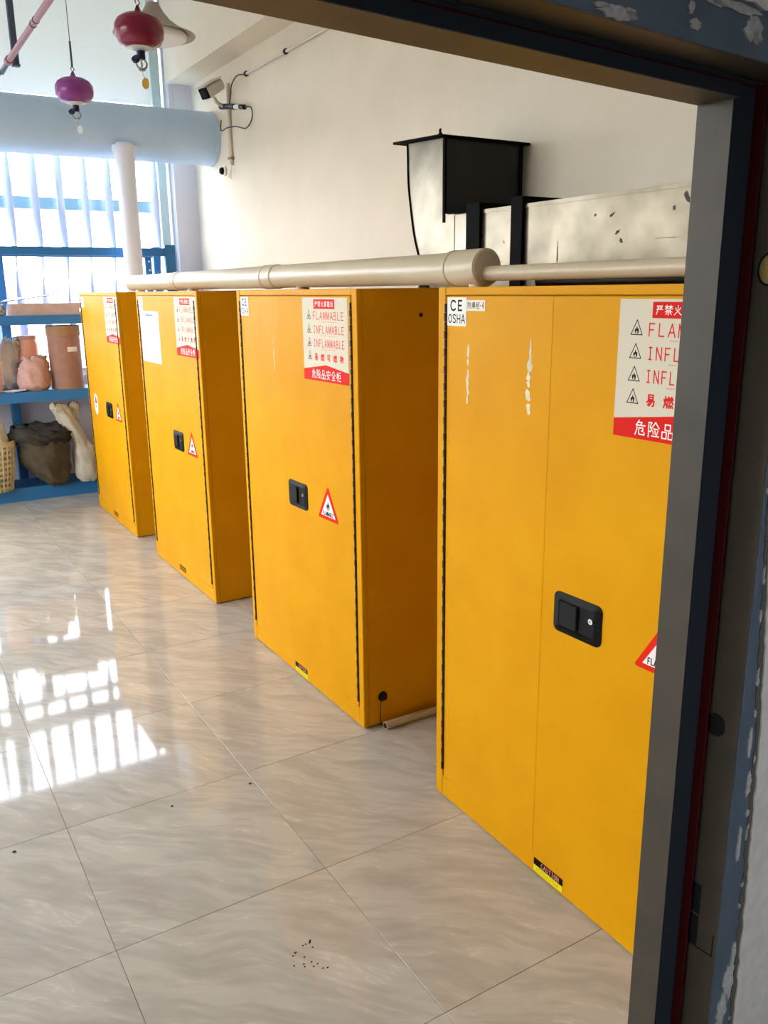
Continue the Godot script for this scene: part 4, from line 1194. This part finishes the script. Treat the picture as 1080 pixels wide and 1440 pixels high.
# ------------------------------------------------------------------ hanging from the ceiling
func extinguisher(label: String, at: Vector3, body: Material, tagm: Material) -> void:
	var e := thing("hanging_extinguisher", label, "extinguisher", at, "hanging extinguishers")
	part("tank", s_lathe([[0.03, -0.072], [0.065, -0.069], [0.09, -0.057], [0.106, -0.03], [0.11, -0.004], [0.107, 0.022], [0.094, 0.044], [0.068, 0.06], [0.035, 0.068], [0.012, 0.07]], 36).mesh(), body, e)
	part("tank_foot", s_lathe_sharp([[0.0, -0.08], [0.036, -0.079], [0.056, -0.0715], [0.05, -0.06], [0.0, -0.06]], 28).mesh(), M.tag_white, e)
	part("lug", s_lathe_sharp([[0.0, 0.066], [0.02, 0.066], [0.012, 0.086], [0.005, 0.102], [0.0, 0.102]], 16).mesh(), body, e)
	part("valve", s_lathe_sharp([[0.0, -0.118], [0.016, -0.118], [0.019, -0.112], [0.019, -0.084], [0.0, -0.084]], 16).mesh(), M.collar, e)
	# sprinkler head: two arms, a glass bulb and a toothed deflector
	for s in [-1, 1]:
		part("arm", tube(curve([Vector3(s * 0.012, -0.116, 0), Vector3(s * 0.024, -0.132, 0), Vector3(s * 0.018, -0.15, 0), Vector3(s * 0.003, -0.158, 0)]), 0.0042, 8), M.brass, e)
	part("bulb", s_lathe([[0.002, -0.154], [0.005, -0.146], [0.005, -0.13], [0.002, -0.118]], 10).mesh(), M.tag_white, e)
	part("gauge", s_lathe_sharp([[0.0, 0.0], [0.019, 0.0], [0.019, 0.012], [0.015, 0.014], [0.0, 0.013]], 18).mesh(), M.collar, e, Vector3(-0.026, -0.126, 0.012), Vector3(0.6, 0.3, 0.8))
	part("deflector", s_lathe_sharp([[0.0, -0.166], [0.015, -0.164], [0.017, -0.16], [0.0, -0.158]], 12).mesh(), M.brass, e)
	part("tag_string", tube([Vector3(0, -0.165, 0), Vector3(0.003, -0.18, 0), Vector3(0.008, -0.194, 0)], 0.001, 5), M.wire, e)
	var tp := PackedVector2Array()
	for k in 14:
		tp.append(Vector2(0.017 * cos(TAU * k / 14), 0.024 * sin(TAU * k / 14)))
	part("tag", s_poly(tp, Vector3(0.012, -0.216, 0.0), Vector3(0.85, 0, 0.5), Vector3.UP, Vector3(-0.5, 0, 0.85), 0.0012).mesh(), tagm, e)
	var up := CEIL - at.y
	part("hook", tube(curve([Vector3(0, 0.1, 0), Vector3(0.011, 0.112, 0), Vector3(0.0, 0.126, 0), Vector3(-0.009, 0.116, 0), Vector3(-0.004, 0.108, 0)]), 0.0025, 7), M.wire, e)
	part("turnbuckle", tube([Vector3(0, 0.126, 0), Vector3(0, 0.15, 0), Vector3(0, 0.25, 0), Vector3(0, 0.262, 0)], 0.006, 8), M.wire, e)
	part("hanger_wire", tube([Vector3(0, 0.26, 0), Vector3(0.0, 0.5, 0), Vector3(0, up, 0)], 0.0022, 6), M.wire, e)

func build_hanging() -> void:
	extinguisher("red flattened-ball extinguisher, haze put in as a violet tint, with a white tag, hanging lower before the round duct", Vector3(-0.155, 2.812, -5.645), M.purple, M.tag_white)
	extinguisher("crimson flattened-ball extinguisher with a yellow tag, hanging under the door header", Vector3(-0.187, 2.782, -4.17), M.magenta, M.tag_yellow)
	# pendant lamp behind the crimson extinguisher
	var lp := thing("pendant_lamp", "wide pale pendant lamp shade half hidden behind the crimson extinguisher", "lamp", Vector3(0.27, 3.1, -5.38))
	part("lamp_shade", s_lathe_sharp([[0.0, 0.165], [0.035, 0.165], [0.06, 0.12], [0.1, 0.075], [0.15, 0.038], [0.21, 0.008], [0.235, 0.0], [0.232, -0.004], [0.2, 0.004], [0.14, 0.03], [0.0, 0.05]], 40).mesh(), M.lamp_shade, lp)
	part("lamp_body", s_lathe([[0.1, -0.03], [0.165, -0.029], [0.182, -0.02], [0.187, -0.005], [0.18, 0.01], [0.15, 0.022], [0.08, 0.035]], 40).mesh(), M.lamp_white, lp)
	part("lamp_rod", tube([Vector3(0, 0.16, 0), Vector3(0, 0.4, 0), Vector3(0, CEIL - 3.1, 0)], 0.009, 10), M.lamp_white, lp)
	# sprinkler pipe and its struts
	var sp := thing("sprinkler_pipe", "pink painted sprinkler pipe running under the ceiling at top left", "pipe", Vector3(-0.378, 3.1, 0))
	part("pipe_run", tube([Vector3(0, 0, -6.4), Vector3(0, 0, -4.0), Vector3(0, 0, -1.2)], 0.0185, 16), M.pink_pipe, sp)
	part("coupling", s_lathe_sharp([[0.0, 0.0], [0.026, 0.0], [0.026, 0.07], [0.0, 0.07]], 16).mesh(), M.pink_pipe, sp, Vector3(0, 0, -6.42), Vector3(PI / 2, 0, 0))
	part("pipe_tail", tube([Vector3(0, 0, -6.41), Vector3(0, -0.004, -6.55), Vector3(0, -0.01, -6.68)], 0.016, 14), M.strut, sp)
	for z in [-5.42, -5.5]:
		part("ring_clip", s_lathe_sharp([[0.0, 0.0], [0.021, 0.0], [0.021, 0.014], [0.0, 0.014]], 14).mesh(), M.charcoal, sp, Vector3(0, 0, z), Vector3(PI / 2, 0, 0))
	for k in 2:
		var st := thing("ceiling_strut", ["grey-blue steel strut hanging from the ceiling beside the pink pipe's coupling", "grey-blue steel strut hanging from the ceiling at the pink pipe's far end"][k], "strut", [Vector3(-0.325, 3.09, -6.45), Vector3(-0.405, 3.085, -6.72)][k], "ceiling struts")
		part("strut_channel", s_box(Vector3(0.04, CEIL - 3.09, 0.04), 0.004, Vector3(0, (CEIL - 3.09) / 2, 0)).mesh(), M.strut, st)
		part("strut_foot", s_box(Vector3(0.05, 0.012, 0.05), 0.003, Vector3(0, 0.0, 0)).mesh(), M.strut, st)

# ------------------------------------------------------------------ cameras and conduit on the right wall
func build_cctv() -> void:
	var cv := thing("wall_conduit", "white vertical cable conduit on the right wall under the camera", "conduit", Vector3(WALL_X - 0.016, 2.63, -6.87))
	part("conduit_run", tube([Vector3(0, 0, 0), Vector3(0, 0.3, 0), Vector3(0, 0.6, 0)], 0.016, 14), M.conduit, cv)
	part("conduit_clip", s_box(Vector3(0.04, 0.016, 0.06), 0.003, Vector3(0, 0.05, 0)).mesh(), M.pvc_line, cv)
	for k in 3:
		part("loose_wire", tube(curve([Vector3(0, 0.0, 0), Vector3(-0.01, -0.05, 0.012 * (k - 1)), Vector3(-0.02, -0.09 - 0.012 * k, 0.035 * (k - 1))]), 0.003, 6), M.conduit, cv)
	var ch := thing("ceiling_conduit", "thin white conduit running along the right wall from the camera towards the doorway", "conduit", Vector3(WALL_X - 0.012, 3.225, 0))
	part("conduit_run", tube([Vector3(0, 0, -6.52), Vector3(0, 0, -4.0), Vector3(0, 0, -1.2)], 0.0105, 12), M.conduit, ch)
	for z in [-6.5, -5.8, -5.1, -4.4]:
		part("conduit_clip", s_lathe_sharp([[0.0, 0.0], [0.019, 0.0], [0.019, 0.02], [0.0, 0.02]], 14).mesh(), M.charcoal if z < -5.0 else M.conduit, ch, Vector3(0, 0, z), Vector3(PI / 2, 0, 0))
	part("end_wire", tube(curve([Vector3(0, 0, -6.52), Vector3(-0.02, 0.01, -6.62), Vector3(-0.02, -0.03, -6.74), Vector3(-0.02, -0.1, -6.77), Vector3(-0.03, -0.18, -6.8)]), 0.0045, 8), M.wire, ch)
	# bullet camera
	var c := thing("security_camera", "white bullet security camera on the right wall below the ceiling beam", "camera", Vector3(1.13, 3.15, -6.75))
	var dir := Vector3(-0.82, -0.5, 0.28).normalized()
	var side := Vector3.UP.cross(dir).normalized()
	var up := dir.cross(side).normalized()
	var fit := Transform3D(Basis(side, up, dir), Vector3.ZERO)
	var sh := Soup.new()
	var rr := []
	for q in [[-0.1, 0.03], [-0.094, 0.044], [-0.03, 0.048], [0.06, 0.05], [0.085, 0.05]]:
		var rg := PackedVector3Array()
		for k in 20:
			var t := TAU * k / 20
			rg.append(fit * Vector3(q[1] * signf(cos(t)) * pow(absf(cos(t)), 0.6), q[1] * 0.9 * signf(sin(t)) * pow(absf(sin(t)), 0.6), q[0]))
		rr.append(rg)
	part("camera_body", s_rings(rr).mesh(), M.cctv, c)
	var lt := Soup.new()
	lt.add(s_box(Vector3(0.094, 0.078, 0.014), 0.005, Vector3(0, 0, 0.09)), fit)
	var eye := Soup.new()
	eye.add(s_lathe_sharp([[0.0, 0.0], [0.024, 0.0], [0.024, 0.006], [0.016, 0.007], [0.012, 0.003], [0.0, 0.005]], 18), fit * Transform3D(Basis(Vector3(1, 0, 0), PI / 2), Vector3(0, 0, 0.0965)))
	part("lens", eye.mesh(), M.charcoal, c)
	part("lens_front", lt.mesh(), M.black_gloss, c)
	var hd := Soup.new()
	hd.add(s_box(Vector3(0.108, 0.006, 0.2), 0.002, Vector3(0, 0.05, 0.01)), fit)
	part("sun_hood", hd.mesh(), M.cctv, c)
	part("bracket_arm", tube(curve([Vector3(0.03, -0.05, -0.04), Vector3(0.06, -0.075, -0.07), Vector3(0.12, -0.09, -0.1), Vector3(0.178, -0.085, -0.12)]), 0.014, 12), M.cctv, c)
	part("bracket_base", s_lathe_sharp([[0.0, 0.0], [0.035, 0.0], [0.03, 0.014], [0.0, 0.016]], 18).mesh(), M.cctv, c, Vector3(0.179, -0.085, -0.12), Vector3(0, 0, PI / 2))
	# taped joint and looped cable
	var tj := thing("taped_cable", "black taped cable joint with a hanging loop beside the security camera", "cable", Vector3(WALL_X - 0.045, 3.03, -6.75))
	part("tape_wrap", tube([Vector3(-0.02, 0.035, -0.16), Vector3(0, 0.015, -0.02), Vector3(0.005, -0.005, 0.07)], 0.021, 12), M.black, tj)
	part("cable_plug", tube([Vector3(0.005, -0.005, 0.07), Vector3(0.008, -0.02, 0.17)], 0.016, 12), M.lamp_white, tj)
	part("tape_wrap", tube([Vector3(0.008, -0.02, 0.17), Vector3(0.01, -0.035, 0.25)], 0.018, 12), M.black, tj)
	part("cable_loop", tube(curve([Vector3(0.01, -0.035, 0.25), Vector3(0.015, -0.055, 0.36), Vector3(0.02, -0.13, 0.36), Vector3(0.02, -0.18, 0.24), Vector3(0.015, -0.14, 0.05), Vector3(0.01, -0.125, -0.12), Vector3(0.01, -0.125, -0.25), Vector3(0.01, -0.05, -0.24)]), 0.0045, 8), M.wire, tj)
	var dm := thing("small_camera", "small dark round camera on the right wall just below the round duct", "camera", Vector3(WALL_X - 0.002, 2.605, -7.05))
	part("camera_ring", s_lathe_sharp([[0.0, 0.0], [0.038, 0.0], [0.038, 0.012], [0.03, 0.02], [0.0, 0.02]], 20).mesh(), M.lamp_white, dm, Vector3.ZERO, Vector3(0, 0, PI / 2))
	part("camera_eye", s_lathe([[0.03, 0.015], [0.029, 0.03], [0.02, 0.045], [0.0, 0.05]], 20).mesh(), M.black_gloss, dm, Vector3.ZERO, Vector3(0, 0, PI / 2))
